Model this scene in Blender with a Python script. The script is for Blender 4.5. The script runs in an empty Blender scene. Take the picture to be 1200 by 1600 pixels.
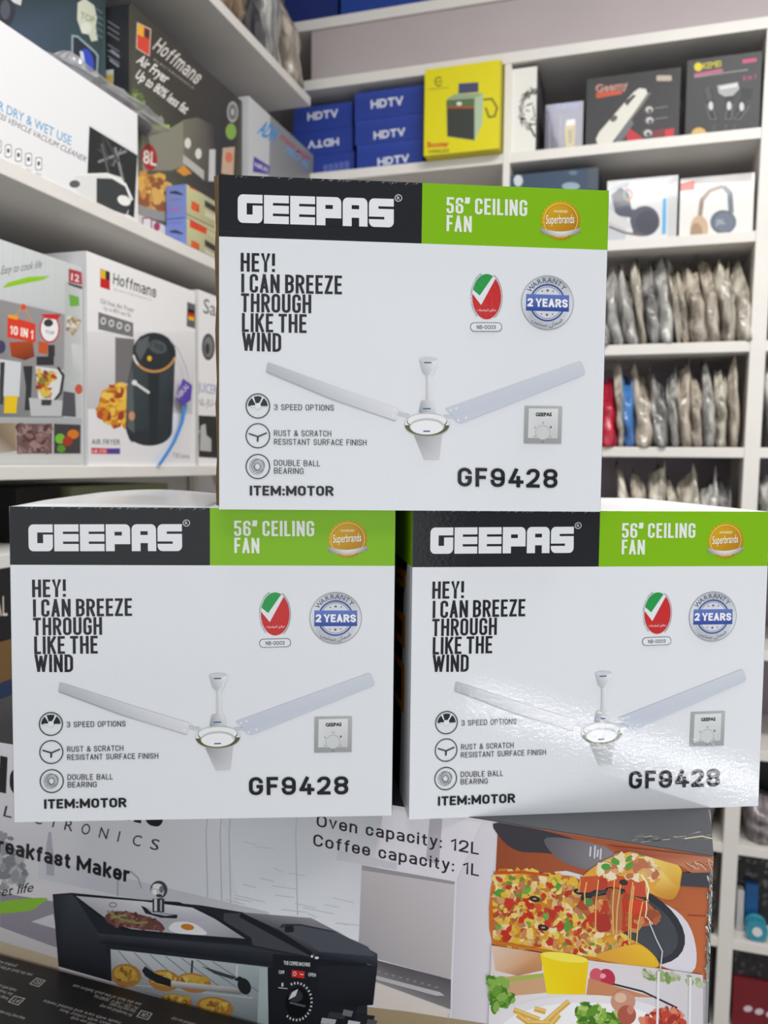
import bpy, bmesh, math, random
import numpy as np
from mathutils import Vector, Matrix

# ------------------------------------------------------------------ camera
FPX = 1300.0; PITCH = -0.06; ROLL = 0.0113; YAW = 0.3106; CAMZ = 1.6
def cam_axes():
    fw = np.array([-math.sin(YAW)*math.cos(PITCH), math.cos(YAW)*math.cos(PITCH), math.sin(PITCH)])
    rt = np.array([math.cos(YAW), math.sin(YAW), 0.0]); up = np.cross(rt, fw)
    return math.cos(ROLL)*rt + math.sin(ROLL)*up, -math.sin(ROLL)*rt + math.cos(ROLL)*up, fw
CR, CU, CF = cam_axes(); CC = np.array([0.0, 0.0, CAMZ])
def ray(x, y): return (x-600)/FPX*CR + (800-y)/FPX*CU + CF
def on_x(x, y, X): d = ray(x, y); return CC + d*(X/d[0])
def on_y(x, y, Y): d = ray(x, y); return CC + d*(Y/d[1])
scene = bpy.context.scene
COL = scene.collection
cam = bpy.data.cameras.new('camera'); cam_ob = bpy.data.objects.new('camera', cam); COL.objects.link(cam_ob)
cam.sensor_fit = 'VERTICAL'; cam.sensor_height = 36; cam.sensor_width = 27; cam.lens = 36*FPX/1600
cam_ob.matrix_world = Matrix(((CR[0], CU[0], -CF[0], 0), (CR[1], CU[1], -CF[1], 0), (CR[2], CU[2], -CF[2], CAMZ), (0, 0, 0, 1)))
cam.clip_start = 0.02; cam.clip_end = 50
cam.dof.use_dof = True; cam.dof.focus_distance = 0.63; cam.dof.aperture_fstop = 8.5
scene.camera = cam_ob
# ------------------------------------------------------------------ light and exposure
scene.view_settings.view_transform = 'Standard'; scene.view_settings.look = 'None'
scene.view_settings.gamma = 1.0; scene.view_settings.use_curve_mapping = False
scene.view_settings.exposure = 0.0
w = bpy.data.worlds.new('shop_air'); scene.world = w; w.use_nodes = True
w.node_tree.nodes['Background'].inputs[0].default_value = (0.93, 0.96, 1.0, 1)
w.node_tree.nodes['Background'].inputs[1].default_value = 0.35
def area(name, loc, target, sx, sy, power, col=(1, 0.98, 0.95), spread=math.pi):
    l = bpy.data.lights.new(name, 'AREA'); l.shape = 'RECTANGLE'; l.size = sx; l.size_y = sy; l.energy = power; l.color = col; l.spread = spread
    o = bpy.data.objects.new(name, l); COL.objects.link(o); o.location = loc
    o.rotation_euler = (Vector(target)-Vector(loc)).to_track_quat('-Z', 'Y').to_euler()
    return o
area('assumed_ceiling_light', (0.15, -0.55, 3.12), (0.15, -0.55, 0), 1.1, 0.3, 9)  # assumed lamp out of view, read off the glare on the headphone boxes
area('assumed_ceiling_light', (0.55, 0.95, 3.12), (0.55, 0.95, 0), 1.1, 0.25, 36)  # assumed lamp, added out of view to brighten the back shelves
area('assumed_ceiling_light', (-0.35, 0.55, 3.12), (-0.35, 0.55, 0), 0.25, 1.1, 7)  # another assumed lamp, added to light the left shelves
area('assumed_shopfront_daylight', (0.5, -5.6, 1.6), (-0.2, 1.2, 1.4), 7.0, 3.2, 116, (0.95, 0.975, 1))  # assumed daylight from an unseen shop front behind the camera
def add_glare_light(x0, y0, x1, y1, normal_yaw, dist, width, power):
    """an added area light, unseen low behind the camera, placed for the glare; its mirror image streaks across the lower right carton"""
    n = np.array((math.sin(normal_yaw), -math.cos(normal_yaw), 0.0)); o = np.array((-0.1789, 0.6325, 0)); P = []
    for x, y in ((x0, y0), (x1, y1)):
        d = ray(x, y); t = ((o-CC) @ n)/(d @ n); hit = CC+d*t; r = d-2*(d @ n)*n; P.append(hit+r/np.linalg.norm(r)*dist)
    a, b = Vector(P[0]), Vector(P[1]); c = (a+b)/2; tgt = Vector((0.0, 0.68, 1.42))
    l = bpy.data.lights.new('added_glare_light', 'AREA'); l.shape = 'RECTANGLE'; l.size = (b-a).length; l.size_y = width; l.energy = power; l.color = (0.96, 0.98, 1)
    ob = bpy.data.objects.new('added_glare_light', l); COL.objects.link(ob)
    z = (c-tgt).normalized(); x = (b-a); x = (x-x.dot(z)*z).normalized(); y = z.cross(x)
    ob.matrix_world = Matrix(((x.x, y.x, z.x, c.x), (x.y, y.y, z.y, c.y), (x.z, y.z, z.z, c.z), (0, 0, 0, 1)))
add_glare_light(735, 1085, 1180, 1225, 0.427, 1.1, 0.024, 2.5)  # added light, set where its reflection makes the streak

# ------------------------------------------------------------------ materials
def lin(v):
    v = v/255.0
    return v/12.92 if v <= 0.04045 else ((v+0.055)/1.055)**2.4
def L(c): return (lin(c[0]), lin(c[1]), lin(c[2]))
def mat(name, col=(128, 128, 128), rough=0.5, metal=0.0, spec=0.5, noise=0.0, nscale=30.0, bump=0.0, bscale=200.0, coat=0.0, attr=None, alpha=1.0, col2=None, trans=0.0, coat_rough=0.1, stretch=None):
    m = bpy.data.materials.new(name); m.use_nodes = True; nt = m.node_tree; b = nt.nodes['Principled BSDF']
    b.inputs['Roughness'].default_value = rough; b.inputs['Metallic'].default_value = metal
    b.inputs['Specular IOR Level'].default_value = spec; b.inputs['Coat Weight'].default_value = coat; b.inputs['Coat Roughness'].default_value = coat_rough
    b.inputs['Alpha'].default_value = alpha; b.inputs['Transmission Weight'].default_value = trans
    tc = nt.nodes.new('ShaderNodeTexCoord')
    if attr:
        a = nt.nodes.new('ShaderNodeAttribute'); a.attribute_name = attr; nt.links.new(a.outputs['Color'], b.inputs['Base Color'])
    elif noise or col2:
        n = nt.nodes.new('ShaderNodeTexNoise'); n.inputs['Scale'].default_value = nscale; n.inputs['Detail'].default_value = 5
        if stretch:
            mp = nt.nodes.new('ShaderNodeMapping'); mp.inputs['Scale'].default_value = stretch; nt.links.new(tc.outputs['Object'], mp.inputs['Vector']); nt.links.new(mp.outputs['Vector'], n.inputs['Vector'])
        else: nt.links.new(tc.outputs['Object'], n.inputs['Vector'])
        r = nt.nodes.new('ShaderNodeValToRGB'); c = L(col); d = L(col2) if col2 else tuple(v*(1-noise) for v in c)
        r.color_ramp.elements[0].position = 0.35; r.color_ramp.elements[1].position = 0.65
        r.color_ramp.elements[0].color = (*d, 1); r.color_ramp.elements[1].color = (*c, 1)
        nt.links.new(n.outputs['Fac'], r.inputs['Fac']); nt.links.new(r.outputs['Color'], b.inputs['Base Color'])
    else:
        b.inputs['Base Color'].default_value = (*L(col), 1)
    if bump:
        n2 = nt.nodes.new('ShaderNodeTexNoise'); n2.inputs['Scale'].default_value = bscale; n2.inputs['Detail'].default_value = 3
        nt.links.new(tc.outputs['Object'], n2.inputs['Vector'])
        bp = nt.nodes.new('ShaderNodeBump'); bp.inputs['Strength'].default_value = bump; bp.inputs['Distance'].default_value = 0.002
        nt.links.new(n2.outputs['Fac'], bp.inputs['Height']); nt.links.new(bp.outputs['Normal'], b.inputs['Normal'])
        if coat: nt.links.new(bp.outputs['Normal'], b.inputs['Coat Normal'])
    return m
M = {}
M['print'] = mat('printed_card', attr='ink', rough=0.42, spec=0.35, bump=0.06, bscale=350)
M['gloss'] = mat('laminated_printed_card', attr='ink', rough=0.55, spec=0.16, bump=0.05, bscale=330, coat=0.3, coat_rough=0.05)
M['window_film'] = mat('film_wrapped_card', attr='ink', rough=0.3, spec=0.5, coat=1.0, coat_rough=0.06, bump=0.12, bscale=14)
M['melamine'] = mat('white_melamine', (232, 228, 222), 0.4, noise=0.04, nscale=9)
M['fascia'] = mat('pinkish_grey_board', (184, 173, 174), 0.6, noise=0.05, nscale=4)
M['shelf_back'] = mat('shelf_back_board', (150, 140, 150), 0.7, noise=0.12, nscale=5)
M['wall'] = mat('painted_wall', (205, 203, 203), 0.8, noise=0.05, nscale=3)
M['floor'] = mat('grey_floor_tile', (186, 182, 176), 0.4, noise=0.12, nscale=6)
M['ceiling'] = mat('white_ceiling_paint', (225, 225, 225), 0.9, noise=0.03, nscale=2)
M['brown'] = mat('raw_cardboard', (112, 88, 58), 0.8, noise=0.3, nscale=80)
M['counter'] = mat('counter_laminate', (196, 190, 184), 0.4, noise=0.06, nscale=20)
M['clear'] = mat('clear_plastic', (225, 225, 228), 0.12, alpha=0.35, noise=0.1, nscale=20, bump=0.5, bscale=40)
M['purple'] = mat('purple_plastic', (96, 70, 175), 0.4, noise=0.1, nscale=60)
M['blue_strap'] = mat('blue_strap', (60, 150, 235), 0.4, noise=0.1, nscale=60)
M['teal'] = mat('teal_plastic', (50, 150, 175), 0.35, noise=0.15, nscale=40)
M['blue'] = mat('blue_plastic', (30, 95, 160), 0.35, noise=0.15, nscale=40)
M['black'] = mat('black_plastic', (38, 40, 42), 0.35, noise=0.2, nscale=30)
M['white_plastic'] = mat('white_plastic', (225, 225, 225), 0.3, noise=0.03, nscale=30)
def bagmat(name, c1, c2, alpha=0.9): return mat(name, c1, 0.22, noise=0.5, nscale=60, col2=c2, bump=1.0, bscale=55, spec=0.6, alpha=alpha, stretch=(1, .6, .16))
BAGS = [bagmat('crinkled_bag_warm', (222, 214, 198), (112, 104, 94)), bagmat('crinkled_bag_grey', (214, 212, 206), (96, 94, 94)),
        bagmat('crinkled_bag_beige', (216, 204, 188), (120, 110, 98)), bagmat('crinkled_bag_dark', (176, 174, 170), (62, 62, 66))]
M['bag_blue'] = bagmat('blue_bag', (92, 150, 215), (60, 105, 170)); M['bag_red'] = bagmat('red_bag', (215, 40, 70), (150, 20, 45))
M['bag_brown'] = bagmat('brown_toy_bag', (170, 140, 110), (80, 64, 56)); M['bag_black'] = bagmat('black_bag', (110, 106, 106), (34, 34, 36))
M['bag_film'] = mat('thin_film_bag', (206, 206, 208), 0.12, noise=0.3, nscale=18, alpha=0.55, bump=1.0, bscale=60, spec=0.9)

# ------------------------------------------------------------------ object helpers
def link(o, parent=None):
    COL.objects.link(o)
    if parent: o.parent = parent
    return o
def tag(o, label, cat, group=None, kind=None):
    o['label'] = label; o['category'] = cat
    if group: o['group'] = group
    if kind: o['kind'] = kind
    return o
def empty(name, loc, yaw, label, cat, group=None):
    o = bpy.data.objects.new(name, None); o.empty_display_size = 0.02; link(o); o.location = loc; o.rotation_euler = (0, 0, yaw)
    return tag(o, label, cat, group)
def mesh_ob(name, verts, faces, m, parent=None, smooth=False):
    me = bpy.data.meshes.new(name); me.from_pydata([tuple(v) for v in verts], [], faces); me.materials.append(m)
    if smooth:
        for p in me.polygons: p.use_smooth = True
    return link(bpy.data.objects.new(name, me), parent)
def bm_ob(name, bm, m, parent=None, smooth=False):
    me = bpy.data.meshes.new(name); bm.to_mesh(me); bm.free(); me.materials.append(m)
    if smooth:
        for p in me.polygons: p.use_smooth = True
    return link(bpy.data.objects.new(name, me), parent)
def box_bm(x0, x1, y0, y1, z0, z1, bev=0.0, seg=2):
    bm = bmesh.new(); r = bmesh.ops.create_cube(bm, size=1)
    for v in bm.verts: v.co = Vector((x0+(v.co.x+.5)*(x1-x0), y0+(v.co.y+.5)*(y1-y0), z0+(v.co.z+.5)*(z1-z0)))
    if bev: bmesh.ops.bevel(bm, geom=bm.edges[:], offset=bev, segments=seg, affect='EDGES', profile=0.5)
    return bm
def board(name, x0, x1, y0, y1, z0, z1, m, bev=0.0015):
    o = bm_ob(name, box_bm(x0, x1, y0, y1, z0, z1, bev), m); o['kind'] = 'structure'; return o
def colour(me, cols):
    a = me.color_attributes.new('ink', 'FLOAT_COLOR', 'CORNER'); f = np.ones((len(me.loops), 4), dtype=np.float32); f[:, :3] = cols
    a.data.foreach_set('color', f.ravel())
def ink_box(name, x0, x1, y0, y1, z0, z1, col, parent, m=None, bev=0.0012, top=None):
    bm = box_bm(x0, x1, y0, y1, z0, z1, bev); o = bm_ob(name, bm, m or M['print'], parent)
    me = o.data; cols = np.zeros((len(me.loops), 3), dtype=np.float32); cols[:] = L(col)
    if top:
        for p in me.polygons:
            if p.normal.z > 0.7:
                for li in p.loop_indices: cols[li] = L(top)
    colour(me, cols); return o
def tube(pts, r, n=8):
    V, F = [], []; pts = [Vector(p) for p in pts]
    for i, p in enumerate(pts):
        t = (pts[min(i+1, len(pts)-1)]-pts[max(i-1, 0)]).normalized(); a = t.orthogonal().normalized(); b = t.cross(a)
        for k in range(n): V.append(p+r*(math.cos(2*math.pi*k/n)*a+math.sin(2*math.pi*k/n)*b))
    for i in range(len(pts)-1):
        for k in range(n): F.append((i*n+k, i*n+(k+1) % n, (i+1)*n+(k+1) % n, (i+1)*n+k))
    F.append(tuple(range(n))[::-1]); F.append(tuple(range((len(pts)-1)*n, len(pts)*n)))
    return V, F

# ------------------------------------------------------------------ lettering
_fc = bpy.data.curves.new('lettering', 'FONT'); _fo = bpy.data.objects.new('lettering', _fc); COL.objects.link(_fo); _fcache = {}
def font_mesh(s, off=0.0):
    k = (s, off)
    if k not in _fcache:
        _fc.body = s; _fc.offset = off; _fc.resolution_u = 3
        dg = bpy.context.evaluated_depsgraph_get(); dg.update(); e = _fo.evaluated_get(dg); me = e.to_mesh()
        V = [(v.co.x, v.co.y) for v in me.vertices]; F = [tuple(p.vertices) for p in me.polygons]; e.to_mesh_clear(); _fcache[k] = (V, F)
    return _fcache[k]
def rr(path, r):
    """round the flagged corners of a polyline"""
    out = []; n = len(path)
    for i, p in enumerate(path):
        if len(p) == 3 and 0 < i < n-1:
            P = np.array(p[:2]); a = np.array(path[i-1][:2])-P; b = np.array(path[i+1][:2])-P
            la, lb = np.hypot(*a), np.hypot(*b); q = min(r, la*0.5 if len(path[i-1]) == 3 else la, lb*0.5 if len(path[i+1]) == 3 else lb)
            A, B = P+a/la*q, P+b/lb*q
            for t in np.linspace(0, 1, 6):
                k = 0.44; c1 = A+(P-A)*0.56; c2 = B+(P-B)*0.56
                out.append(tuple((1-t)**3*A+3*(1-t)**2*t*c1+3*(1-t)*t*t*c2+t**3*B))
        else: out.append(tuple(p[:2]))
    return out
def strip(pts, w, closed=False):
    P = [np.array(p, float) for p in pts]; Q = [P[0]]
    for p in P[1:]:
        if np.hypot(*(p-Q[-1])) > 1e-9: Q.append(p)
    P = Q
    if closed and np.hypot(*(P[0]-P[-1])) < 1e-9: P = P[:-1]
    n = len(P); V, F = [], []
    if n < 2: return [], []
    for i in range(n):
        a = P[i]-P[i-1] if (i > 0 or closed) else None; b = P[(i+1) % n]-P[i] if (i < n-1 or closed) else None
        a = b if a is None else a; b = a if b is None else b
        a = a/np.hypot(*a); b = b/np.hypot(*b); na = np.array((-a[1], a[0])); nb = np.array((-b[1], b[0])); m = na+nb
        d = np.hypot(*m)
        m = na if d < 1e-6 else m/d
        k = min(1/max(m @ na, 0.3), 1.45)
        V += [tuple(P[i]+m*w/2*k), tuple(P[i]-m*w/2*k)]
    for i in range(n if closed else n-1):
        j = (i+1) % n; F.append((2*i, 2*i+1, 2*j+1, 2*j))
    return V, F
GL = {
 'A': (1.0, [[(0, 0), (.5, 1)], [(.5, 1), (1, 0)], [(.17, .27), (.83, .27)]]), 'B': (1.0, [[(0, .5), (0, 1), (1, 1, 1), (1, .52, 1), (0, .52)], [(.5, .52), (1, .52, 1), (1, 0, 1), (0, 0), (0, .6)]]),
 'C': (.96, [[(1, .68), (1, 1, 1), (0, 1, 1), (0, 0, 1), (1, 0, 1), (1, .32)]]), 'D': (1.0, [[(0, .5), (0, 1), (1, 1, 1), (1, 0, 1), (0, 0), (0, .5)]]),
 'E': (.85, [[(1, 1), (0, 1), (0, 0), (1, 0)], [(0, .52), (.85, .52)]]), 'F': (.82, [[(1, 1), (0, 1), (0, 0)], [(0, .5), (.85, .5)]]),
 'G': (1.0, [[(1, .7), (1, 1, 1), (0, 1, 1), (0, 0, 1), (1, 0, 1), (1, .47), (.55, .47)]]), 'H': (1.02, [[(0, 0), (0, 1)], [(1, 0), (1, 1)], [(0, .52), (1, .52)]]),
 'I': (0, [[(0, 0), (0, 1)]]), 'K': (1.0, [[(0, 0), (0, 1)], [(1, 1), (.05, .4)], [(.36, .6), (1, 0)]]), 'L': (.8, [[(0, 1), (0, 0), (1, 0)]]),
 'M': (1.3, [[(0, 0), (0, 1)], [(0, .97), (.5, .22)], [(.5, .22), (1, .97)], [(1, 1), (1, 0)]]), 'N': (1.05, [[(0, 0), (0, 1)], [(.06, .97), (.94, .03)], [(1, 0), (1, 1)]]), 'O': (1.0, [[(0, .5), (0, 1, 1), (1, 1, 1), (1, 0, 1), (0, 0, 1), (0, .5)]]),
 'P': (.97, [[(0, 0), (0, 1), (1, 1, 1), (1, .43, 1), (0, .43)]]), 'R': (1.0, [[(0, 0), (0, 1), (1, 1, 1), (1, .48, 1), (0, .48)], [(.5, .48), (1, 0)]]),
 'S': (.95, [[(1, .72), (1, 1, 1), (0, 1, 1), (0, .53, 1), (1, .47, 1), (1, 0, 1), (0, 0, 1), (0, .28)]]), 'T': (.95, [[(0, 1), (1, 1)], [(.5, 1), (.5, 0)]]),
 'U': (1.0, [[(0, 1), (0, 0, 1), (1, 0, 1), (1, 1)]]), 'V': (1.0, [[(0, 1), (.5, 0)], [(.5, 0), (1, 1)]]), 'W': (1.5, [[(0, 1), (.25, .02)], [(.25, .02), (.5, .9)], [(.5, .9), (.75, .02)], [(.75, .02), (1, 1)]]),
 'X': (1.0, [[(0, 0), (1, 1)], [(0, 1), (1, 0)]]), 'Y': (1.0, [[(0, 1), (.5, .42), (1, 1)], [(.5, .45), (.5, 0)]]), 'Z': (.92, [[(0, 1), (1, 1)], [(1, .97), (0, .03)], [(0, 0), (1, 0)]]),
 '0': (1.0, [[(0, .5), (0, 1, 1), (1, 1, 1), (1, 0, 1), (0, 0, 1), (0, .5)]]), '1': (.6, [[(.1, .8), (.95, 1), (.95, 0)]]), '2': (.95, [[(0, .72), (0, 1, 1), (1, 1, 1), (1, .55, 1), (.02, .03)], [(0, 0), (1, 0)]]),
 '3': (.95, [[(0, .75), (0, 1, 1), (1, 1, 1), (1, .53, 1), (.35, .53)], [(.35, .53), (1, .53, 1), (1, 0, 1), (0, 0, 1), (0, .25)]]), '4': (1.0, [[(.55, 1), (.02, .26)], [(0, .24), (1.08, .24)], [(.76, .52), (.76, 0)]]),
 '5': (.95, [[(1, 1), (.05, 1), (.02, .58), (1, .6, 1), (1, 0, 1), (0, 0, 1), (0, .27)]]), '6': (1.0, [[(1, .74), (1, 1, 1), (0, 1, 1), (0, 0, 1), (1, 0, 1), (1, .57, 1), (0, .57)]]),
 '8': (1.0, [[(0, .75), (.0, 1, 1), (1, 1, 1), (1, .53, 1), (0, .53, 1), (0, .75)], [(0, .25), (0, .53, 1), (1, .53, 1), (1, 0, 1), (0, 0, 1), (0, .25)]]),
 '9': (1.0, [[(0, .26), (0, 0, 1), (1, 0, 1), (1, 1, 1), (0, 1, 1), (0, .43, 1), (1, .43)]]), '!': (0, [[(0, .4), (0, 1)], [(0, .02), (0, .04)]]), ':': (0, [[(0, .03), (0, .05)], [(0, .6), (0, .62)]]),
 '\u201d': (.62, [[(0, 1.03), (0, .86), (-.25, .74)], [(1, 1.03), (1, .86), (.75, .74)]]), '&': (1.1, [[(1, 0), (.15, .75), (.3, 1, 1), (.7, 1, 1), (.7, .65), (0, .3, 1), (0, 0, 1), (.65, 0, 1), (1, .45)]]), '-': (.5, [[(0, .45), (1, .45)]])}
LP = [(0, .35), (0, .72, 1), (1, .72, 1), (1, 0, 1), (0, 0, 1), (0, .35)]
GL.update({
 'a': (.78, [[(.02, .6), (.04, .72, 1), (1, .72, 1), (1, 0)], [(1, .40), (0, .40, 1), (0, 0, 1), (.95, 0, 1), (1, .2)]]), 'b': (.8, [[(0, 0), (0, 1)], LP]), 'c': (.76, [[(1, .5), (1, .72, 1), (0, .72, 1), (0, 0, 1), (1, 0, 1), (1, .22)]]),
 'd': (.8, [[(1, 0), (1, 1)], LP]), 'e': (.78, [[(0, .36), (1, .36), (1, .72, 1), (0, .72, 1), (0, 0, 1), (1, 0, 1), (1, .18)]]), 'f': (.56, [[(1, 1), (.45, 1, 1), (.45, 0)], [(.1, .7), (.9, .7)]]),
 'h': (.76, [[(0, 0), (0, 1)], [(0, .4), (0, .72, 1), (1, .72, 1), (1, 0)]]), 'i': (0, [[(0, 0), (0, .7)], [(0, .96), (0, .99)]]), 'k': (.76, [[(0, 0), (0, 1)], [(1, .74), (.08, .25)], [(.35, .44), (1, 0)]]), 'l': (0, [[(0, 0), (0, 1)]]),
 'm': (1.2, [[(0, 0), (0, .72)], [(0, .4), (0, .72, 1), (.5, .72, 1), (.5, 0)], [(.5, .4), (.5, .72, 1), (1, .72, 1), (1, 0)]]), 'n': (.76, [[(0, 0), (0, .72)], [(0, .4), (0, .72, 1), (1, .72, 1), (1, 0)]]),
 'o': (.82, [LP]), 'p': (.8, [[(0, -.3), (0, .72)], LP]), 'r': (.56, [[(0, 0), (0, .72)], [(0, .4), (0, .72, 1), (1, .72)]]), 's': (.74, [[(1, .54), (1, .72, 1), (0, .72, 1), (0, .39, 1), (1, .35, 1), (1, 0, 1), (0, 0, 1), (0, .18)]]),
 't': (.56, [[(.42, .9), (.42, 0, 1), (.95, 0)], [(.1, .7), (.9, .7)]]), 'u': (.76, [[(0, .72), (0, 0, 1), (1, 0, 1), (1, .3)], [(1, 0), (1, .72)]]), 'v': (.76, [[(0, .74), (.5, 0), (1, .74)]]), 'y': (.76, [[(0, .74), (.52, .03)], [(1, .74), (.5, -.05), (.34, -.32, 1), (0, -.32)]]), '7': (.95, [[(0, 1), (1, 1), (.35, 0)]])})
def stroke_mesh(s, ratio=0.42, weight=0.17, gap=0.14, space=0.28):
    """cap height 1; letters are strokes of one weight"""
    x = 0.0; V, F, G = [], [], []; t = weight
    for ch in s:
        if ch == ' ': x += space; continue
        wf, paths = GL[ch]; wd = max(ratio*wf-t, 0) if wf else 0
        for gi, p in enumerate(paths):
            q = [(x+t/2+a[0]*wd, t/2+a[1]*(1-t), *a[2:]) for a in p]; cl = len(q) > 3 and q[0][:2] == q[-1][:2]
            q0 = rr(q, ratio*0.42); q = [q0[0]]
            for pt in q0[1:]:
                if math.hypot(pt[0]-q[-1][0], pt[1]-q[-1][1]) > 1e-4: q.append(pt)
            if not cl:                                            # square ends, but open terminals stay short
                for e0, e1, pe in ((0, 1, p[0]), (-1, -2, p[-1])):
                    A, B = np.array(q[e0]), np.array(q[e1]); dd = (A-B)/np.hypot(*(A-B)); ux, uy = pe[0]+dd[0]*.05, pe[1]+dd[1]*.05
                    if ch not in 'CGS23569aces' or ux < 0 or ux > 1 or uy < 0 or uy > 1: q[e0] = tuple(A+dd*t/2)
            v, f = strip(q, t, cl); b = len(V); V += v; F += [tuple(i+b for i in k) for k in f]; G += [gi]*len(f)
        x += wd+t+gap
    return V, F, G

# ------------------------------------------------------------------ printed faces
EPS = 3e-6
class Art:
    """flat printing collected as coloured polygons on one face; points are looked up where the sight line meets the face"""
    def __init__(s, O, u, v, W, H):
        s.O = np.array(O, float); s.u = np.array(u, float); s.v = np.array(v, float); s.n = np.cross(s.u, s.v); s.W = W; s.H = H
        s.V = []; s.F = []; s.C = []; s.k = 1; s.ox = s.oy = 0; s.sc = 1.0
    def crop(s, ox, oy, sc): s.ox, s.oy, s.sc = ox, oy, sc; return s
    def m(s, p):
        d = ray(s.ox+p[0]/s.sc, s.oy+p[1]/s.sc); t = ((s.O-CC) @ s.n)/(d @ s.n); q = CC+d*t-s.O
        return (q @ s.u, q @ s.v)
    def add(s, pts, cols):
        P = [(*p, *c) for p, c in zip(pts, cols)]
        for ax, lim, sg in ((0, 0, 1), (0, s.W, -1), (1, 0, 1), (1, s.H, -1)):
            if all(sg*(p[ax]-lim) >= 0 for p in P): continue
            out = []
            for i in range(len(P)):
                a, b = P[i-1], P[i]; da, db = sg*(a[ax]-lim), sg*(b[ax]-lim)
                if (da >= 0) != (db >= 0):
                    t = da/(da-db); out.append(tuple(a[k]+(b[k]-a[k])*t for k in range(5)))
                if db >= 0: out.append(b)
            P = out
            if len(P) < 3: return
        b = len(s.V); z = s.k*EPS
        for p in P: s.V.append((p[0], p[1], z)); s.C.append(p[2:])
        s.F.append(tuple(range(b, b+len(P))))
    def uvpoly(s, pts, col):
        c = [L(k) for k in col] if isinstance(col[0], (tuple, list)) else [L(col)]*len(pts)
        s.add(pts, c); s.k += 1
    def poly(s, pts, col): s.uvpoly([s.m(p) for p in pts], col)
    def fill(s, col): s.uvpoly([(0, 0), (s.W, 0), (s.W, s.H), (0, s.H)], col)
    def rect(s, x0, y0, x1, y1, col): s.poly([(x0, y0), (x1, y0), (x1, y1), (x0, y1)], col)
    def rrect(s, x0, y0, x1, y1, r, col):
        s.poly(rr([((x0+x1)/2, y0), (x1, y0, 1), (x1, y1, 1), (x0, y1, 1), (x0, y0, 1), ((x0+x1)/2, y0)], r)[:-1], col)
    def ell(s, cx, cy, rx, ry, col, n=28, a0=0, a1=360, rot=0):
        k = n if a1-a0 >= 360 else n+1; c, d = math.cos(math.radians(rot)), math.sin(math.radians(rot)); P = []
        for i in range(k):
            a = math.radians(a0+(a1-a0)*i/n); x, y = rx*math.cos(a), ry*math.sin(a); P.append((cx+x*c-y*d, cy+x*d+y*c))
        s.poly(P, col)
    def faces(s, V, F, col, G=None):
        c = L(col); k0 = s.k
        for i, f in enumerate(F):
            if G: s.k = k0+G[i]
            s.add([V[j] for j in f], [c]*len(f))
        s.k = k0+(max(G)+1 if G else 1)
    def blob(s, pts, col, m=4):
        """polygon with its corners rounded off into a smooth closed curve"""
        n = len(pts); P, C = [], []; multi = isinstance(col[0], (tuple, list))
        for i in range(n):
            p0, p1, p2, p3 = (np.array(pts[(i+k-1) % n], float) for k in range(4))
            for j in range(m):
                t = j/m; P.append(tuple(0.5*(2*p1+(p2-p0)*t+(2*p0-5*p1+4*p2-p3)*t*t+(3*p1-p0-3*p2+p3)*t**3)))
                if multi: C.append(tuple(col[i][k]*(1-t)+col[(i+1) % n][k]*t for k in range(3)))
        s.poly(P, C if multi else col)
    def line(s, pts, wd, col, closed=False):
        V, F = strip(pts, wd, closed); s.faces([s.m(v) for v in V], F, col)
    def ring(s, cx, cy, rx, ry, wd, col, n=32, a0=0, a1=360):
        full = a1-a0 >= 360; k = n if full else n+1
        s.line([(cx+rx*math.cos(math.radians(a0+(a1-a0)*i/n)), cy+ry*math.sin(math.radians(a0+(a1-a0)*i/n))) for i in range(k)], wd, col, full)
    def text(s, t, p0, p1, h, col, bold=0.0, italic=0.0, font='b', up=None, **kw):
        """baseline from p0 to p1, cap height h (all in photo units)"""
        V, F, G = stroke_mesh(t, **kw) if font == 's' else (*font_mesh(t, bold), None)
        if not V: return
        cap = 1.0 if font == 's' else 0.69
        x0 = min(v[0] for v in V); x1 = max(v[0] for v in V); a = np.array(p0, float); b = np.array(p1, float); d = b-a; ln = np.hypot(*d)
        nrm = np.array((d[1], -d[0]))/ln
        if abs(d[0]) > 2*abs(d[1]): nrm = np.array((nrm[0]*0.2, nrm[1]))
        if up is not None: nrm = np.array(up, float)/h
        Q = [a+d*((v[0]-x0)/(x1-x0))+(nrm*h+d/ln*h*italic)*(v[1]/cap) for v in V]
        s.faces([s.m(q) for q in Q], F, col, G)
    def arc_text(s, t, cx, cy, rx, ry, a0, a1, h, col, bold=0.0, inward=False):
        n = len(t)
        for i, ch in enumerate(t):
            if ch == ' ': continue
            V, F = font_mesh(ch, bold)
            if not V: continue
            a = math.radians(a0+(a1-a0)*(i+.5)/n); p = np.array((cx+rx*math.cos(a), cy+ry*math.sin(a))); out = np.array((math.cos(a), math.sin(a)))
            up = -out if inward else out; rt = np.array((-up[1], up[0])); wd = max(v[0] for v in V)
            s.faces([s.m(p+rt*(v[0]-wd/2)*h/0.69+up*h*v[1]/0.69) for v in V], F, col)
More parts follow.
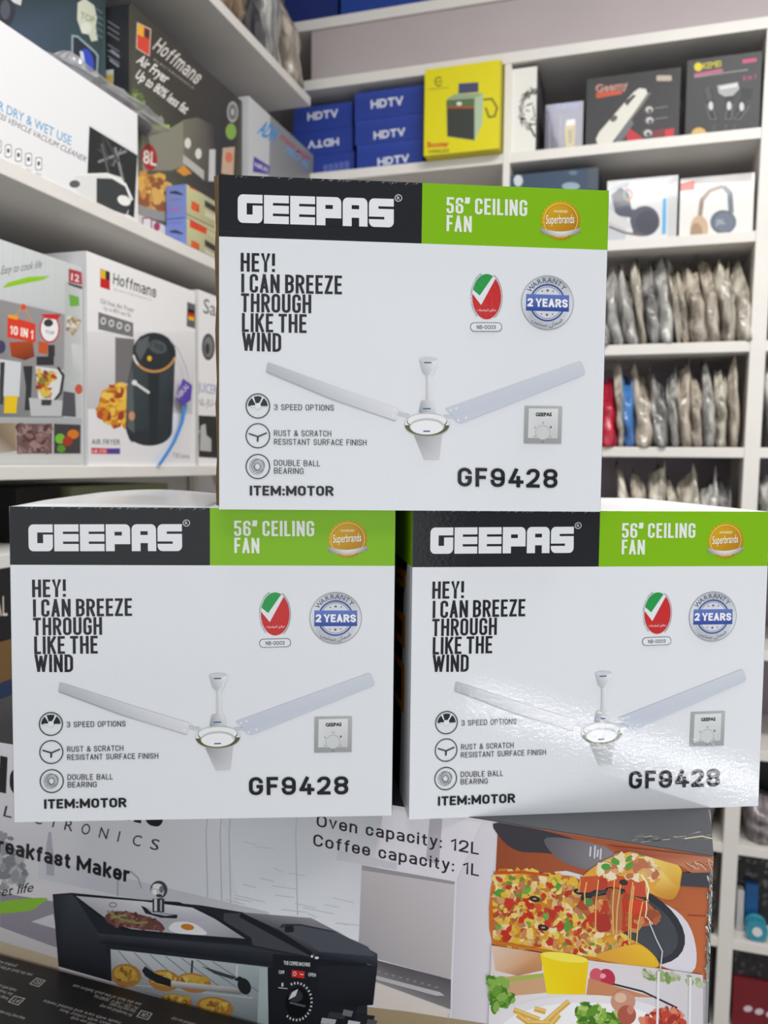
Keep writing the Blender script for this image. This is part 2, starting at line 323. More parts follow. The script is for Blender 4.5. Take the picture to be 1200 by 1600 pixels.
    def scatter(s, region, n, size, cols, seed, asp=1.6):
        rnd = random.Random(seed); xs = [p[0] for p in region]; ys = [p[1] for p in region]; k = 0
        def inside(x, y):
            c = False; j = len(region)-1
            for i in range(len(region)):
                (xi, yi), (xj, yj) = region[i], region[j]
                if (yi > y) != (yj > y) and x < (xj-xi)*(y-yi)/(yj-yi)+xi: c = not c
                j = i
            return c
        while k < n:
            x, y = rnd.uniform(min(xs), max(xs)), rnd.uniform(min(ys), max(ys))
            k += 0.2
            if not inside(x, y): continue
            k += 0.8; r = size*rnd.uniform(.5, 1.3); ro = rnd.uniform(0, math.pi); m = rnd.randint(5, 8)
            s.poly([(x+r*asp*math.cos(ro)*math.cos(a)*q-r*math.sin(ro)*math.sin(a)*q, y+r*asp*math.sin(ro)*math.cos(a)*q+r*math.cos(ro)*math.sin(a)*q)
                    for a, q in ((2*math.pi*i/m, rnd.uniform(.7, 1.15)) for i in range(m))], rnd.choice(cols)); s.k -= 0.65
    def build(s, name, m, parent, frame):
        me = bpy.data.meshes.new(name); me.from_pydata(s.V, [], s.F); me.materials.append(m); colour(me, np.array(s.C, dtype=np.float32))
        o = link(bpy.data.objects.new(name, me), parent); o.matrix_local = frame; return o
def frame_of(kind, w, d, h, off=0.0003):
    if kind == 'front': u, v, n, o = (1, 0, 0), (0, 0, 1), (0, -1, 0), (0, -off, 0)
    if kind == 'top': u, v, n, o = (1, 0, 0), (0, 1, 0), (0, 0, 1), (0, 0, h+off)
    if kind == 'left': u, v, n, o = (0, -1, 0), (0, 0, 1), (-1, 0, 0), (-off, d, 0)
    if kind == 'right': u, v, n, o = (0, 1, 0), (0, 0, 1), (1, 0, 0), (w+off, 0, 0)
    return Matrix(((u[0], v[0], n[0], o[0]), (u[1], v[1], n[1], o[1]), (u[2], v[2], n[2], o[2]), (0, 0, 0, 1)))
def art_for(kind, loc, yaw, w, d, h):
    fm = frame_of(kind, w, d, h); W = Matrix.Translation(loc) @ Matrix.Rotation(yaw, 4, 'Z') @ fm
    a = Art(W.translation, W.col[0][:3], W.col[1][:3], w if kind in ('front', 'top') else d, d if kind == 'top' else h); a.frame = fm
    return a
def product_box(name, label, cat, loc, yaw, w, d, h, col, art=None, group=None, m=None, side=None, top=None, sidekind='left', part='front_panel'):
    e = empty(name, loc, yaw, label, cat, group)
    ink_box('body', 0, w, 0, d, 0, h, col, e, top=top)
    if art:
        a = art_for('front', loc, yaw, w, d, h); art(a); a.build(part, m or M['print'], e, a.frame)
    if side:
        a = art_for(sidekind, loc, yaw, w, d, h); side(a); a.build('side_panel', m or M['print'], e, a.frame)
    return e
def left_box(name, label, X, px0, px1, py, zb, zt, d, col, art=None, **kw):
    """a carton on the shelves along the left wall, front face at X, from sight line px0 to px1"""
    y0 = px0 if abs(px0) < 5 else on_x(px0, py, X)[1]; y1 = px1 if abs(px1) < 5 else on_x(px1, py, X)[1]
    return product_box(name, label, kw.pop('cat', 'box'), Vector((X, y0, zb)), math.pi/2, y1-y0, d, zt-zb, col, art, **kw)
def back_box(name, label, Y, px0, px1, py, zb, zt, d, col, art=None, **kw):
    x0 = px0 if abs(px0) < 5 else on_y(px0, py, Y)[0]; x1 = px1 if abs(px1) < 5 else on_y(px1, py, Y)[0]
    return product_box(name, label, kw.pop('cat', 'box'), Vector((x0, Y, zb)), 0, x1-x0, d, zt-zb, col, art, **kw)

# ------------------------------------------------------------------ the room and its shelving
XL, YB = -0.90, 2.20                       # front edges of the left and the back shelving
board('floor', -1.4, 2.6, -3.0, 2.7, -0.05, 0.0, M['floor'], 0)
board('ceiling', -1.4, 2.6, -3.0, 2.7, 3.2, 3.25, M['ceiling'], 0)
board('wall_left', -1.34, -1.28, -3.0, 2.7, 0, 3.2, M['wall'], 0)
board('wall_back', -1.28, 2.6, 2.56, 2.62, 0, 3.2, M['wall'], 0)
LZ = [(1.076, 1.10), (1.567, 1.588), (2.006, 2.03), (2.55, 2.574)]     # left shelf boards: bottom, top
for a, b in LZ: board('shelf_left', -1.275, XL, 0.1, 2.12, a, b, M['melamine'])
BZ = [(0.145, 0.17), (0.385, 0.41), (0.63, 0.655), (0.875, 0.90), (1.125, 1.15), (1.37, 1.395), (1.62, 1.645), (1.876, 1.902), (2.137, 2.163), (2.378, 2.404)]
for a, b in BZ: board('shelf_back', -1.2, 1.3, YB, 2.545, a, b, M['melamine'])
board('shelf_back', -1.2, 1.3, YB-0.004, 2.545, 2.628, 2.656, M['melamine'])
board('trim_1', -0.935, 1.3, YB+0.004, YB+0.022, 2.656, 2.79, M['fascia'])
board('shelf_back', -1.2, 1.3, YB-0.004, 2.545, 2.79, 2.818, M['melamine'])
board('wall_shelf_back', -1.2, 1.3, 2.546, 2.558, 0.0, 3.1, M['shelf_back'], 0)
for x0, x1 in ((-0.392, -0.374), (0.221, 0.257), (0.86, 0.88)):
    up = board('shelf_upright', x0, x1, YB-0.003, 2.545, 0.0, 2.628, M['melamine'])
    if 0 < x0 < 0.5:                                              # this one stands slightly out of plumb
        for v in up.data.vertices: v.co.x += 0.004-(2.47-v.co.z)*0.0155
board('shelf_upright', -1.275, -1.255, 2.12, 2.14, 0, 2.9, M['melamine'])

# ------------------------------------------------------------------ the counter and the three fan cartons
ZB = 1.3117; FW, FD, FH = 0.30, 0.26, 0.2507
def counter():
    e = empty('shop_counter', (-0.86, 0.30, 0), -0.0365, 'pale counter carrying the breakfast maker carton', 'counter')
    bm_ob('counter_top', box_bm(0, 0.90, -0.05, 0.60, 0.97, 1.0, 0.003), M['counter'], e)
    bm_ob('cabinet', box_bm(0.02, 0.88, -0.02, 0.58, 0.0, 0.97, 0.003), M['melamine'], e)
counter()
DK = (26, 29, 34); GREEN = (132, 192, 4); WHITE = (235, 238, 243); INK = (28, 30, 34)
TOP = (Vector((-0.3148, 0.567, ZB+FH)), 0.3996); LEFT = (Vector((-0.4731, 0.5242, ZB)), 0.3789); RIGHT = (Vector((-0.1789, 0.6325, ZB)), 0.427)
def logo(a, x, y, h, pitch, col, bg, sl=0.0):
    """block capitals G E E P A S cut by thin slits; x,y top left"""
    wd = pitch*0.945
    def P(i, u, v): return (x+i*pitch+u*wd, y+v*h+sl*(i*pitch+u*wd))
    def R(i, u0, v0, u1, v1, c): a.poly([P(i, u0, v0), P(i, u1, v0), P(i, u1, v1), P(i, u0, v1)], c)
    def blk(i, rs):
        pts = [((0.5, 0)), (1, 0, 1) if rs[1] else (1, 0), (1, 1, 1) if rs[2] else (1, 1), (0, 1, 1) if rs[3] else (0, 1), (0, 0, 1) if rs[0] else (0, 0), (0.5, 0)]
        a.poly([P(i, *q) for q in rr(pts, 0.2)[:-1]], col)
    blk(0, (1, 0, 1, 1)); R(0, .36, .30, .98, .38, bg); R(0, .98, .30, 1.01, .38, bg); R(0, .36, .30, .60, .70, bg); R(0, .36, .30, .66, .36, bg)
    for i in (1, 2): blk(i, (0, 0, 0, 0)); R(i, .36, .27, 1.02, .36, bg); R(i, .36, .64, 1.02, .73, bg)
    blk(3, (0, 1, 0, 0)); R(3, .36, .28, .66, .42, bg); R(3, .36, .74, 1.02, 1.02, bg)
    blk(4, (1, 1, 0, 0)); R(4, .36, .26, .66, .40, bg); R(4, .36, .70, .66, 1.02, bg)
    blk(5, (1, 0, 1, 1)); R(5, .38, .27, 1.02, .36, bg); R(5, -.02, .64, .62, .73, bg)
AR_SPEC = '\ufe95\ufe8e\ufed4\ufebb\ufe8d\ufeee\ufee4\ufee0\ufedf \ufed6\ufe91\ufe8e\ufec4\ufee3'
AR_WARR = '\ufee6\ufef4\ufe98\ufee8\ufeb3 \ufee5\ufe8e\ufee4\ufebf'
def star(a, cx, cy, r, col):
    a.poly([(cx+(r if i % 2 == 0 else r*.42)*math.sin(math.pi*i/5), cy-(r if i % 2 == 0 else r*.42)*math.cos(math.pi*i/5)) for i in range(10)], col)
def fan_front(a):
    a.fill(WHITE); hz = FH*(1-0.1815)
    a.uvpoly([(0, hz), (.1535, hz), (.1535, FH), (0, FH)], DK); a.uvpoly([(.1535, hz), (FW, hz), (FW, FH), (.1535, FH)], GREEN)
    rnd = random.Random(3)
    for i in range(40):                                           # scuffs along the top fold
        u = rnd.uniform(0.01, .15); a.uvpoly([(u, FH-.0006-rnd.uniform(0, .002)), (u+rnd.uniform(.0006, .003), FH-.0006), (u+.002, FH-.0003)], (150, 155, 158))
    a.crop(0, 0, 1)
    logo(a, 371.5, 303.5, 44.5, 41.0, (240, 242, 246), DK, 0.031)
    a.ring(622.5, 309.5, 5.2, 5.2, 1.0, (235, 235, 238)); a.text('R', (620.3, 312.3), (624.9, 312.3), 5.4, (235, 235, 238))
    a.text('56\u201d CEILING', (697.5, 333.3), (823.6, 338.0), 25.3, (240, 244, 236), font='s', ratio=.40, weight=.14, gap=.09, space=.17)
    a.text('FAN', (697.5, 361.3), (737, 363.2), 25.3, (240, 244, 236), font='s', ratio=.40, weight=.14, gap=.09)
    # gold seal
    cx, cy = 876, 344.5
    a.poly([(cx+(31.5 if i % 2 else 28.6)*math.cos(math.pi*i/26), cy+(31.5 if i % 2 else 28.6)*math.sin(math.pi*i/26)) for i in range(52)],
           [(204+int(20*math.sin(math.pi*i/26-2.4)), 150+int(26*math.sin(math.pi*i/26-2.4)), 20) for i in range(52)])
    a.ring(cx, cy, 26.3, 26.3, 1.2, (240, 205, 110)); a.ring(cx, cy, 24.6, 24.6, .8, (176, 118, 20))
    a.text('AWARDED', (865, 332), (887, 332.6), 3.8, (250, 236, 190), bold=.02)
    a.text('Superbrands', (853.5, 350.6), (898, 349.4), 13.5, (120, 86, 20), bold=.0); a.text('Superbrands', (853, 349.8), (897.3, 348.6), 13.5, (252, 246, 226), bold=.01)
    for i in range(8):
        t0, t1 = i/8, (i+1)/8; y0 = 359.5+6*math.sin(math.pi*t0); y1 = 359.5+6*math.sin(math.pi*t1); g0 = 170+int(70*math.sin(math.pi*t0)); g1 = 170+int(70*math.sin(math.pi*t1))
        a.poly([(844.5+62*t0, y0-3.5), (844.5+62*t1, y1-3.5), (844.5+62*t1, y1+4), (844.5+62*t0, y0+4)], [(g0, g0, g0), (g1, g1, g1), (g1-40, g1-40, g1-40), (g0-40, g0-40, g0-40)])
    # slogan
    kw = dict(font='s', ratio=.41, weight=.138, gap=.088, space=.17)
    for t, p0, p1 in (('HEY!', (376, 424.3), (429.6, 425.5)), ('I CAN BREEZE', (377, 457), (534.3, 460)), ('THROUGH', (376.5, 487.5), (486.3, 489.6)), ('LIKE THE', (378, 518.5), (479, 520.4)), ('WIND', (378, 548.2), (439.3, 550))):
        a.text(t, p0, p1, 29.2, INK, **kw)
    # conformity mark
    cx, cy, rx, ry = 760.3, 463.7, 22.6, 35.4
    a.ell(cx, cy, rx, ry, (206, 44, 44))
    a.crop(700, 400, 4.615)
    e = lambda t: (278.5+104.3*math.cos(math.radians(t)), 294+163.4*math.sin(math.radians(t)))
    a.poly([e(t) for t in range(196, 299, 6)]+[(228, 292)], (38, 158, 76))
    a.poly([e(198), (228, 286), (322, 150), (345, 158), (238, 354), e(188)], WHITE)
    a.text(AR_SPEC, (208, 398), (346, 398), 17, WHITE)
    a.arc_text('Emirates Authority for Standardization and Metrology', 278, 294, 109, 172, 128, 250, 10, (70, 72, 74))
    a.arc_text(''.join(random.Random(4).choice('\ufe8e\ufee4\ufee8\ufed4\ufe91 \ufed6') for _ in range(44)), 278, 294, 109, 172, -62, 60, 11, (70, 72, 74))
    a.rrect(160, 481, 388, 545, 30, (60, 62, 64)); a.rrect(163.5, 484.5, 384.5, 541.5, 28, WHITE); a.text('NB-0003', (206, 528), (343, 529), 29, INK, font='s', ratio=.66, weight=.15, gap=.13)
    # warranty seal
    cx, cy = 715.5, 338
    n = 40
    a.ell(cx, cy, 188, 196, (140, 144, 154), 48)
    a.poly([(cx+184*math.cos(2*math.pi*i/n), cy+192*math.sin(2*math.pi*i/n)) for i in range(n)], [(lambda g: (g, g+3, g+8))(206+int(26*math.sin(4*math.pi*i/n+1))) for i in range(n)])
    a.ring(cx, cy, 124, 130, 12, (66, 88, 160)); a.ell(cx, cy, 112, 118, (222, 224, 230)); a.ring(cx, cy, 108, 114, 5, (120, 138, 190))
    a.poly([(562, 275), (566, 275), (868, 284), (872, 284), (870, 403), (866, 403), (566, 395), (560, 395)], [(104, 128, 200)]*4+[(48, 74, 158)]*4)
    a.text('2 YEARS', (568, 364), (862, 374), 60, (250, 250, 252), font='s', ratio=.66, weight=.225, gap=.09, space=.2)
    star(a, 717, 250, 13, (64, 72, 100)); star(a, 678, 254, 8, (64, 72, 100)); star(a, 757, 255, 8, (64, 72, 100)); star(a, 712, 425, 13, (64, 72, 100)); star(a, 672, 420, 8, (64, 72, 100)); star(a, 752, 421, 8, (64, 72, 100))
    a.arc_text('WARRANTY', cx, cy, 138, 146, -147, -35, 36, (82, 94, 130), bold=.01)
    V, F = font_mesh(AR_WARR); wmax = max(v[0] for v in V)
    a.faces([a.m((cx+(168-v[1]*45)*math.cos(math.radians(132-84*v[0]/wmax)), cy+(172-v[1]*45)*math.sin(math.radians(132-84*v[0]/wmax)))) for v in V], F, (70, 84, 128))
    # ceiling fan picture
    a.crop(330, 540, 1.905)
    BL = (204, 207, 213)
    a.poly([(163, 76), (168, 50), (174, 51), (385, 128), (560, 189), (548, 223), (540, 221), (350, 155)], [(186, 189, 195), (196, 199, 205), (206, 209, 215), (220, 222, 228), (232, 233, 238), (222, 224, 230), (222, 224, 230), (200, 203, 208)])
    a.line([(163, 79), (350, 157), (548, 224)], 2.5, (176, 179, 185))
    a.poly([(695, 188), (1098, 47), (1104, 52), (1113, 80), (1106, 88), (742, 231), (726, 224), (722, 212)], [(206, 211, 226), (214, 219, 228), (214, 219, 228), (208, 214, 224), (206, 212, 224), (208, 213, 228), (204, 209, 224), (204, 209, 224)])
    for q in ((545, 190), (575, 198), (541, 210), (552, 214), (712, 192), (729, 187), (735, 222), (758, 214)): a.ell(q[0], q[1], 3, 3, (245, 246, 248), 8)
    a.poly([(556, 196), (590, 204), (588, 216), (556, 206)], (206, 209, 214)); a.poly([(690, 205), (722, 208), (724, 216), (700, 214)], (206, 209, 218))
    a.poly([(604, 266), (686, 264), (677, 338), (634, 338)], [(158, 160, 164), (200, 202, 205), (214, 215, 218), (206, 208, 211)])
    a.poly([(640, 84), (653, 84), (655, 168), (639, 168)], [(206, 208, 212), (246, 247, 248), (240, 241, 243), (196, 198, 203)])
    a.poly([(619, 45), (622, 38), (640, 34), (660, 35), (673, 42), (674, 50), (668, 62), (662, 80), (652, 90), (640, 90), (629, 80), (624, 62)], [(196, 199, 206)]*3+[(238, 239, 242)]*6+[(192, 195, 202)]*3)
    a.ell(646, 41, 27, 6, (214, 217, 223)); a.rect(633, 49, 655, 53, (60, 100, 150))
    a.poly([(623, 172), (628, 163), (658, 163), (664, 172), (668, 200), (618, 200)], [(170, 172, 178), (190, 193, 198), (232, 233, 236), (236, 237, 240), (220, 222, 226), (150, 152, 158)])
    a.rect(630, 186, 653, 190, (50, 100, 160))
    a.ell(642, 236, 67, 35, (168, 170, 170), 44); a.ell(642, 233, 66, 33, (236, 238, 240), 44); a.ell(642, 226, 60, 24, (108, 108, 88), 44); a.ell(642, 224, 58, 21, (244, 245, 247), 44)
    a.poly([(642+66*math.cos(math.radians(t)), 236+33*math.sin(math.radians(t))) for t in range(2, 179, 8)], [(120, 120, 74) if 8 < i < 16 else (92, 94, 58) for i in range(23)])
    a.ell(642, 240, 52, 24, (200, 203, 205), 40); a.ell(641, 244, 48, 21, (246, 247, 249), 40); a.rect(631, 253, 651, 257, (60, 90, 140))
    # wall controller
    a.poly([(933, 180), (1044, 181), (1041, 292), (930, 291)], [(176, 178, 178), (190, 192, 192), (166, 168, 168), (160, 162, 162)])
    a.poly([(945, 187), (1032, 188), (1030, 276), (942, 275)], [(228, 230, 230), (232, 234, 234), (206, 208, 208), (222, 224, 224)])
    a.text('GEEPAS', (965, 210), (1013, 210), 10, INK, bold=.05); a.ell(986, 259, 22, 22, (168, 172, 172)); a.ell(986, 259, 20.5, 20.5, (214, 217, 217))
    for t, x, y in (('0', 987, 233), ('1', 1010, 246), ('2', 1009, 274), ('3', 985, 290), ('4', 962, 274), ('5', 963, 247)): a.text(t, (x-2.2, y), (x+2.2, y), 6, (70, 72, 74))
    # feature icons and captions
    for cy in (180, 268.5, 360): a.ring(139, cy, 35, 36, 3, (52, 54, 58), 40)
    a.ell(139, 180, 29, 29, (40, 42, 46), 24, 180, 360); a.poly([(136, 183), (120, 153), (126, 150)], WHITE); a.poly([(142, 183), (158, 153), (152, 150)], WHITE); a.line([(118, 180), (139, 180), (152, 160)], 3.5, WHITE); a.ell(139, 180, 9, 9, WHITE)
    a.line([(112, 262), (139, 271), (166, 260)], 4, (52, 54, 58)); a.line([(139, 271), (138, 286)], 5, (52, 54, 58))
    for k in range(3): a.ring(136+3*k, 360-2*k, 21-2*k, 23-3*k, 1.6, (140, 143, 146))
    a.ring(138, 360, 9, 10, 2, (100, 103, 106))
    for k in range(8): a.ring(138+15*math.cos(k*.785), 359+16*math.sin(k*.785), 4, 4, 1.2, (130, 133, 136), 10)
    cw = dict(font='s', ratio=.60, weight=.115, gap=.155, space=.42)
    for t, p0, p1, h in (('3 SPEED OPTIONS', (187, 192), (365, 194), 17.5), ('RUST & SCRATCH', (187, 269.5), (357, 270.5), 17.5), ('RESISTANT SURFACE FINISH', (187, 295), (462, 297.5), 17.5), ('DOUBLE BALL', (187, 357.5), (324, 359.5), 17.5), ('BEARING', (187, 381), (275, 382.5), 17.5)):
        a.text(t, p0, p1, h, (64, 66, 70), **cw)
    a.text('ITEM:MOTOR', (115, 446), (365, 447), 29, INK, font='s', ratio=.62, weight=.185, gap=.11)
    a.text('GF9428', (733, 419), (1030, 424), 56, INK, font='s', ratio=.66, weight=.175, gap=.17)
_a = art_for('front', *TOP, FW, FD, FH); fan_front(_a); FAN_FRONT = None
def fan_side(a):
    a.fill((226, 228, 232)); hz = FH*(1-.1815); a.uvpoly([(0, hz), (a.W, hz), (a.W, FH), (0, FH)], GREEN)
    a.uvpoly([(0, hz+.001), (.055, hz+.001), (.055, FH), (0, FH)], DK)
    a.uvpoly([(0, .0), (.205, .0), (.215, hz-.03), (.235, hz), (0, hz)], (30, 33, 40))
    for z0, z1 in ((.178, .198), (.128, .160), (.072, .118)):
        a.uvpoly([(.150, z0), (.226, z0+.004), (.226, z1), (.150, z1-.004)], (226, 150, 22)); a.uvpoly([(.165, z0+.008), (.208, z0+.010), (.208, z1-.008), (.165, z1-.010)], (30, 33, 40))
def fan_carton(where, label, bulge):
    global FAN_FRONT
    e = empty('fan_carton', where[0], where[1], label, 'box', 'ceiling fan cartons')
    ink_box('body', 0, FW, 0, FD, 0, FH-.002, (236, 238, 241), e, m=M['gloss'], bev=.0012)
    if FAN_FRONT is None:
        FAN_FRONT = _a.build('front_panel', M['gloss'], e, _a.frame)
    else:
        o = FAN_FRONT.copy(); link(o, e); o.matrix_local = _a.frame
    s = art_for('left', where[0], where[1], FW, FD, FH); fan_side(s); s.build('side_panel', M['gloss'], e, s.frame)
    s = art_for('right', where[0], where[1], FW, FD, FH); fan_side(s); s.build('side_panel', M['gloss'], e, s.frame)
    # two lid flaps that meet along the middle, the left one a little bowed
    for sgn in (0, 1):
        V, F = [], []; nx, ny = 12, 10; lo, hi = (0.0008, FW/2-.0006) if sgn == 0 else (FW/2+.0006, FW-.0008)
        for lay in (0, 1):
            for j in range(ny+1):
                for i in range(nx+1):
                    x = lo+(hi-lo)*i/nx; y = .0008+(FD-.0016)*j/ny; z = FH-.002+(.002 if lay else 0)
                    t = x/.15
                    if bulge and sgn == 0: z += bulge*max(0, math.sin(math.pi*min(1, (t+.12)/1.05)))**1.2*min(1, (j/ny)*3.2)
                    V.append((x, y, z))
        q = (nx+1)*(ny+1)
        for j in range(ny):
            for i in range(nx):
                b = j*(nx+1)+i; F.append((q+b, q+b+1, q+b+nx+2, q+b+nx+1)); F.append((b, b+nx+1, b+nx+2, b+1))
        for j in range(ny): b = j*(nx+1); F.append((b, q+b, q+b+nx+1, b+nx+1)); b += nx; F.append((b, b+nx+1, q+b+nx+1, q+b))
        for i in range(nx): F.append((i, i+1, q+i+1, q+i)); b = ny*(nx+1)+i; F.append((b, q+b, q+b+1, b+1))
        o = mesh_ob('top_flap', V, F, M['gloss'], e, True); colour(o.data, np.tile(np.array(L((238, 239, 242)), dtype=np.float32), (len(o.data.loops), 1)))
    if bulge == 0 and where is TOP:
        # raw board edge of the tuck flap standing proud along the left front corner
        V = []; F = []
        for k in range(14):
            z = .003+(FH-.004)*k/13; d = .0016+.0012*(k/13)**2+(.0006*math.sin(k*2.1))
            V += [(-d-.0004, .0012, z), (.0002, -.0006, z), (.0002, .004, z), (-d-.0004, .0045, z)]
        for k in range(13):
            for i in range(4): F.append((4*k+i, 4*k+(i+1) % 4, 4*k+4+(i+1) % 4, 4*k+4+i))
        F += [(3, 2, 1, 0), (52, 53, 54, 55)]
        mesh_ob('board_edge', V, F, M['brown'], e)
    return e
fan_carton(TOP, 'white ceiling fan carton on top of the two lower fan cartons', 0)
fan_carton(LEFT, 'white ceiling fan carton at lower left of the stack, under the top one', .005)
fan_carton(RIGHT, 'white ceiling fan carton at lower right with a streak of glare', 0)

# ------------------------------------------------------------------ breakfast maker carton
BM_YAW = -0.0365; BM_W, BM_D, BM_H = 0.79, 0.26, ZB-1.0
BM_LOC = Vector((0.0517-BM_W*math.cos(BM_YAW), 0.6458-BM_W*math.sin(BM_YAW), 1.0))
def breakfast_front(a):
    a.fill((222, 217, 222))
    # printed kitchen
    a.crop(0, 0, 1)
    a.poly([(-120, 1120), (330, 1200), (480, 1230), (480, 1440), (300, 1420), (-120, 1350)], [(232, 229, 236), (216, 216, 220), (226, 228, 232), (240, 242, 246), (226, 228, 232), (204, 202, 208)])
    a.poly([(330, 1200), (600, 1262), (560, 1470), (380, 1440)], [(206, 208, 212), (190, 192, 196), (238, 240, 246), (240, 243, 247)])
    a.poly([(600, 1262), (778, 1290), (762, 1620), (560, 1620)], (230, 226, 234))
    for i in range(26):
        r = random.Random(i); x = r.uniform(330, 540); y = r.uniform(1300, 1450); a.line([(x, y), (x+r.uniform(10, 40), y+r.uniform(3, 8))], 1.4, (202, 205, 210))
    for x in (330, 352, 366, 470): a.line([(x, 1210), (x-8, 1300), (x-5, 1430)], 2, (196, 200, 206))
    a.poly([(60, 1340), (420, 1425), (420, 1450), (60, 1372)], (206, 206, 214))
    a.poly([(0, 1395), (95, 1410), (420, 1440), (420, 1500), (88, 1480), (0, 1452)], (150, 146, 158))
    a.poly([(0, 1448), (92, 1482), (92, 1505), (0, 1478)], (214, 210, 212)); a.poly([(0, 1470), (92, 1498), (92, 1535), (0, 1500)], (204, 186, 160))
    a.poly([(49, 1440), (83, 1428), (90, 1452)], (210, 208, 216))
    a.scatter([(-5, 1300), (35, 1310), (38, 1385), (-5, 1390)], 60, 6, [(150, 152, 156), (178, 180, 182), (130, 132, 136)], 8)
    a.poly([(72, 1325), (76, 1300), (80, 1300), (82, 1326), (85, 1340), (85, 1369), (73, 1367), (72, 1340)], (176, 172, 184))
    a.line([(184, 1400), (184, 1378), (192, 1364), (205, 1362), (216, 1372), (221, 1388)], 2.6, (170, 174, 180))
    # right hand hood and hob
    a.crop(350, 1250, 2.667)
    a.poly([(860, 60), (910, 80), (895, 270), (842, 250)], (184, 180, 190)); a.poly([(480, 215), (720, 262), (720, 290), (470, 250)], (208, 205, 213))
    a.poly([(575, 272), (962, 340), (945, 748), (560, 640)], [(196, 190, 192), (206, 200, 204), (190, 184, 186), (176, 172, 176)])
    a.poly([(575, 272), (962, 340), (961, 352), (575, 292)], (158, 154, 158))
    a.poly([(640, 668), (946, 748), (944, 872), (628, 756)], [(98, 94, 100), (92, 90, 96), (130, 126, 128), (150, 146, 148)]); a.poly([(628, 730), (900, 800), (920, 815), (885, 815), (628, 746)], (196, 192, 194))
    for k in range(9): a.rect(640+30*k, 712+8*k, 652+30*k, 718+8*k, (150, 146, 148))
    a.poly([(628, 760), (944, 874), (944, 960), (628, 960)], (226, 216, 208)); a.poly([(540, 855), (760, 880), (1110, 935), (1110, 980), (540, 980)], (170, 152, 120))
    for p in ([(1075, 100), (1130, 108), (1100, 933), (952, 905), (972, 330)],): a.poly(p, [(226, 222, 230)]*3+[(216, 212, 222)]*2)
    a.line([(935, 890), (935, 960)], 3, (170, 165, 160))
    # lettering
    T = (44, 42, 48)
    kw = dict(font='s', ratio=.68, weight=.135, gap=.17, space=.42)
    a.text('Oven capacity: 12L', (386, 110), (1062, 228), 50, T, **kw); a.text('Coffee capacity: 1L', (372, 190), (1062, 318), 50, T, **kw)
    a.crop(0, 0, 1)
    a.text('Hoffmans', (-30, 1231), (255, 1294), 58, (28, 28, 32), font='s', ratio=.78, weight=.23, gap=.10)
    for ch, x in zip('ELECTRONICS', (-15, 9, 33, 56, 80, 104, 130, 158, 187, 210, 238)):
        x += 0; wd = 2 if ch == 'I' else 13; y = 1275.0+(x-8)*.2225
        a.text(ch, (x-4, y), (x-4+wd, y+wd*.22), 17.5, (66, 62, 70), italic=.18)
    a.text('Breakfast Maker', (-24, 1326), (202.5, 1379), 24, (40, 38, 44), font='s', ratio=.74, weight=.2, gap=.12, space=.3)
    a.text('sweet life', (-34, 1406), (51, 1393), 15, (52, 50, 56), italic=.3)
    a.blob([(-20, 1415), (20, 1406), (73, 1403), (62, 1414), (50, 1422), (10, 1427), (-20, 1425)], (142, 192, 66))
    # the oven
    a.crop(0, 1250, 2.857)
    B = (40, 44, 52); B2 = (62, 66, 76); B3 = (30, 33, 40)
    a.poly([(236, 420), (320, 414), (900, 470), (1080, 500), (1640, 690), (1640, 1010), (1200, 1010), (262, 742)], B)
    a.poly([(236, 425), (262, 740), (500, 810), (470, 640), (330, 420)], [(44, 48, 56), (34, 37, 44), (30, 33, 40), (50, 54, 62), (66, 70, 78)])
    a.poly([(318, 415), (640, 445), (800, 455), (960, 515), (1125, 622), (1110, 645), (560, 585), (470, 540), (330, 430)], (34, 37, 44))
    a.poly([(340, 428), (640, 452), (860, 480), (960, 530), (1095, 618), (800, 596), (590, 576), (500, 548)], [(196, 194, 202), (232, 232, 236), (226, 226, 232), (198, 198, 206), (150, 150, 158), (190, 190, 198), (160, 158, 166), (176, 172, 182)])
    a.ring(505, 467, 16, 10, 4, (110, 110, 116), 14)
    steak = [(470, 520), (500, 498), (580, 500), (690, 530), (730, 560), (728, 582), (640, 576), (520, 558), (480, 545)]
    a.blob(steak, (112, 72, 66)); a.scatter(steak, 90, 9, [(140, 92, 84), (92, 58, 54), (160, 112, 100), (120, 78, 70)], 5)
    a.line([(480, 495), (540, 530), (610, 548), (660, 545)], 9, (140, 150, 84)); a.line([(500, 525), (560, 512), (560, 520)], 8, (150, 160, 96))
    a.blob([(755, 575), (780, 545), (850, 545), (900, 570), (920, 600), (800, 594)], (240, 240, 242)); a.ell(838, 566, 30, 14, (206, 132, 40), 18, rot=8)
    a.poly([(630, 470), (700, 500), (795, 512), (790, 528), (720, 525), (650, 505)], (40, 44, 48)); a.poly([(650, 478), (720, 505), (780, 512), (740, 516), (680, 505)], (190, 194, 198))
    a.rect(682, 440, 735, 500, (60, 64, 70)); a.rect(690, 440, 702, 495, (220, 222, 226)); a.rect(716, 445, 724, 495, (180, 184, 188))
    a.ell(710, 400, 38, 40, (70, 74, 80)); a.ell(704, 408, 30, 30, (206, 208, 212)); a.ell(704, 384, 22, 12, (240, 242, 244)); a.ell(722, 398, 10, 16, (120, 124, 130)); a.ell(692, 410, 10, 12, (250, 250, 252)); a.ell(712, 426, 14, 7, (60, 64, 70))
    a.poly([(430, 588), (460, 596), (1110, 650), (1300, 690), (1300, 760), (1200, 735), (480, 640), (440, 640)], [(60, 64, 72), (66, 70, 80), (58, 62, 70), (52, 56, 64), (34, 37, 44), (34, 37, 44), (30, 33, 40), (40, 44, 50)])
    a.poly([(495, 665), (560, 672), (1200, 745), (1200, 1010), (1060, 980), (500, 810)], [(196, 200, 204), (206, 210, 214), (166, 180, 184), (120, 132, 138), (96, 108, 114), (150, 154, 158)])
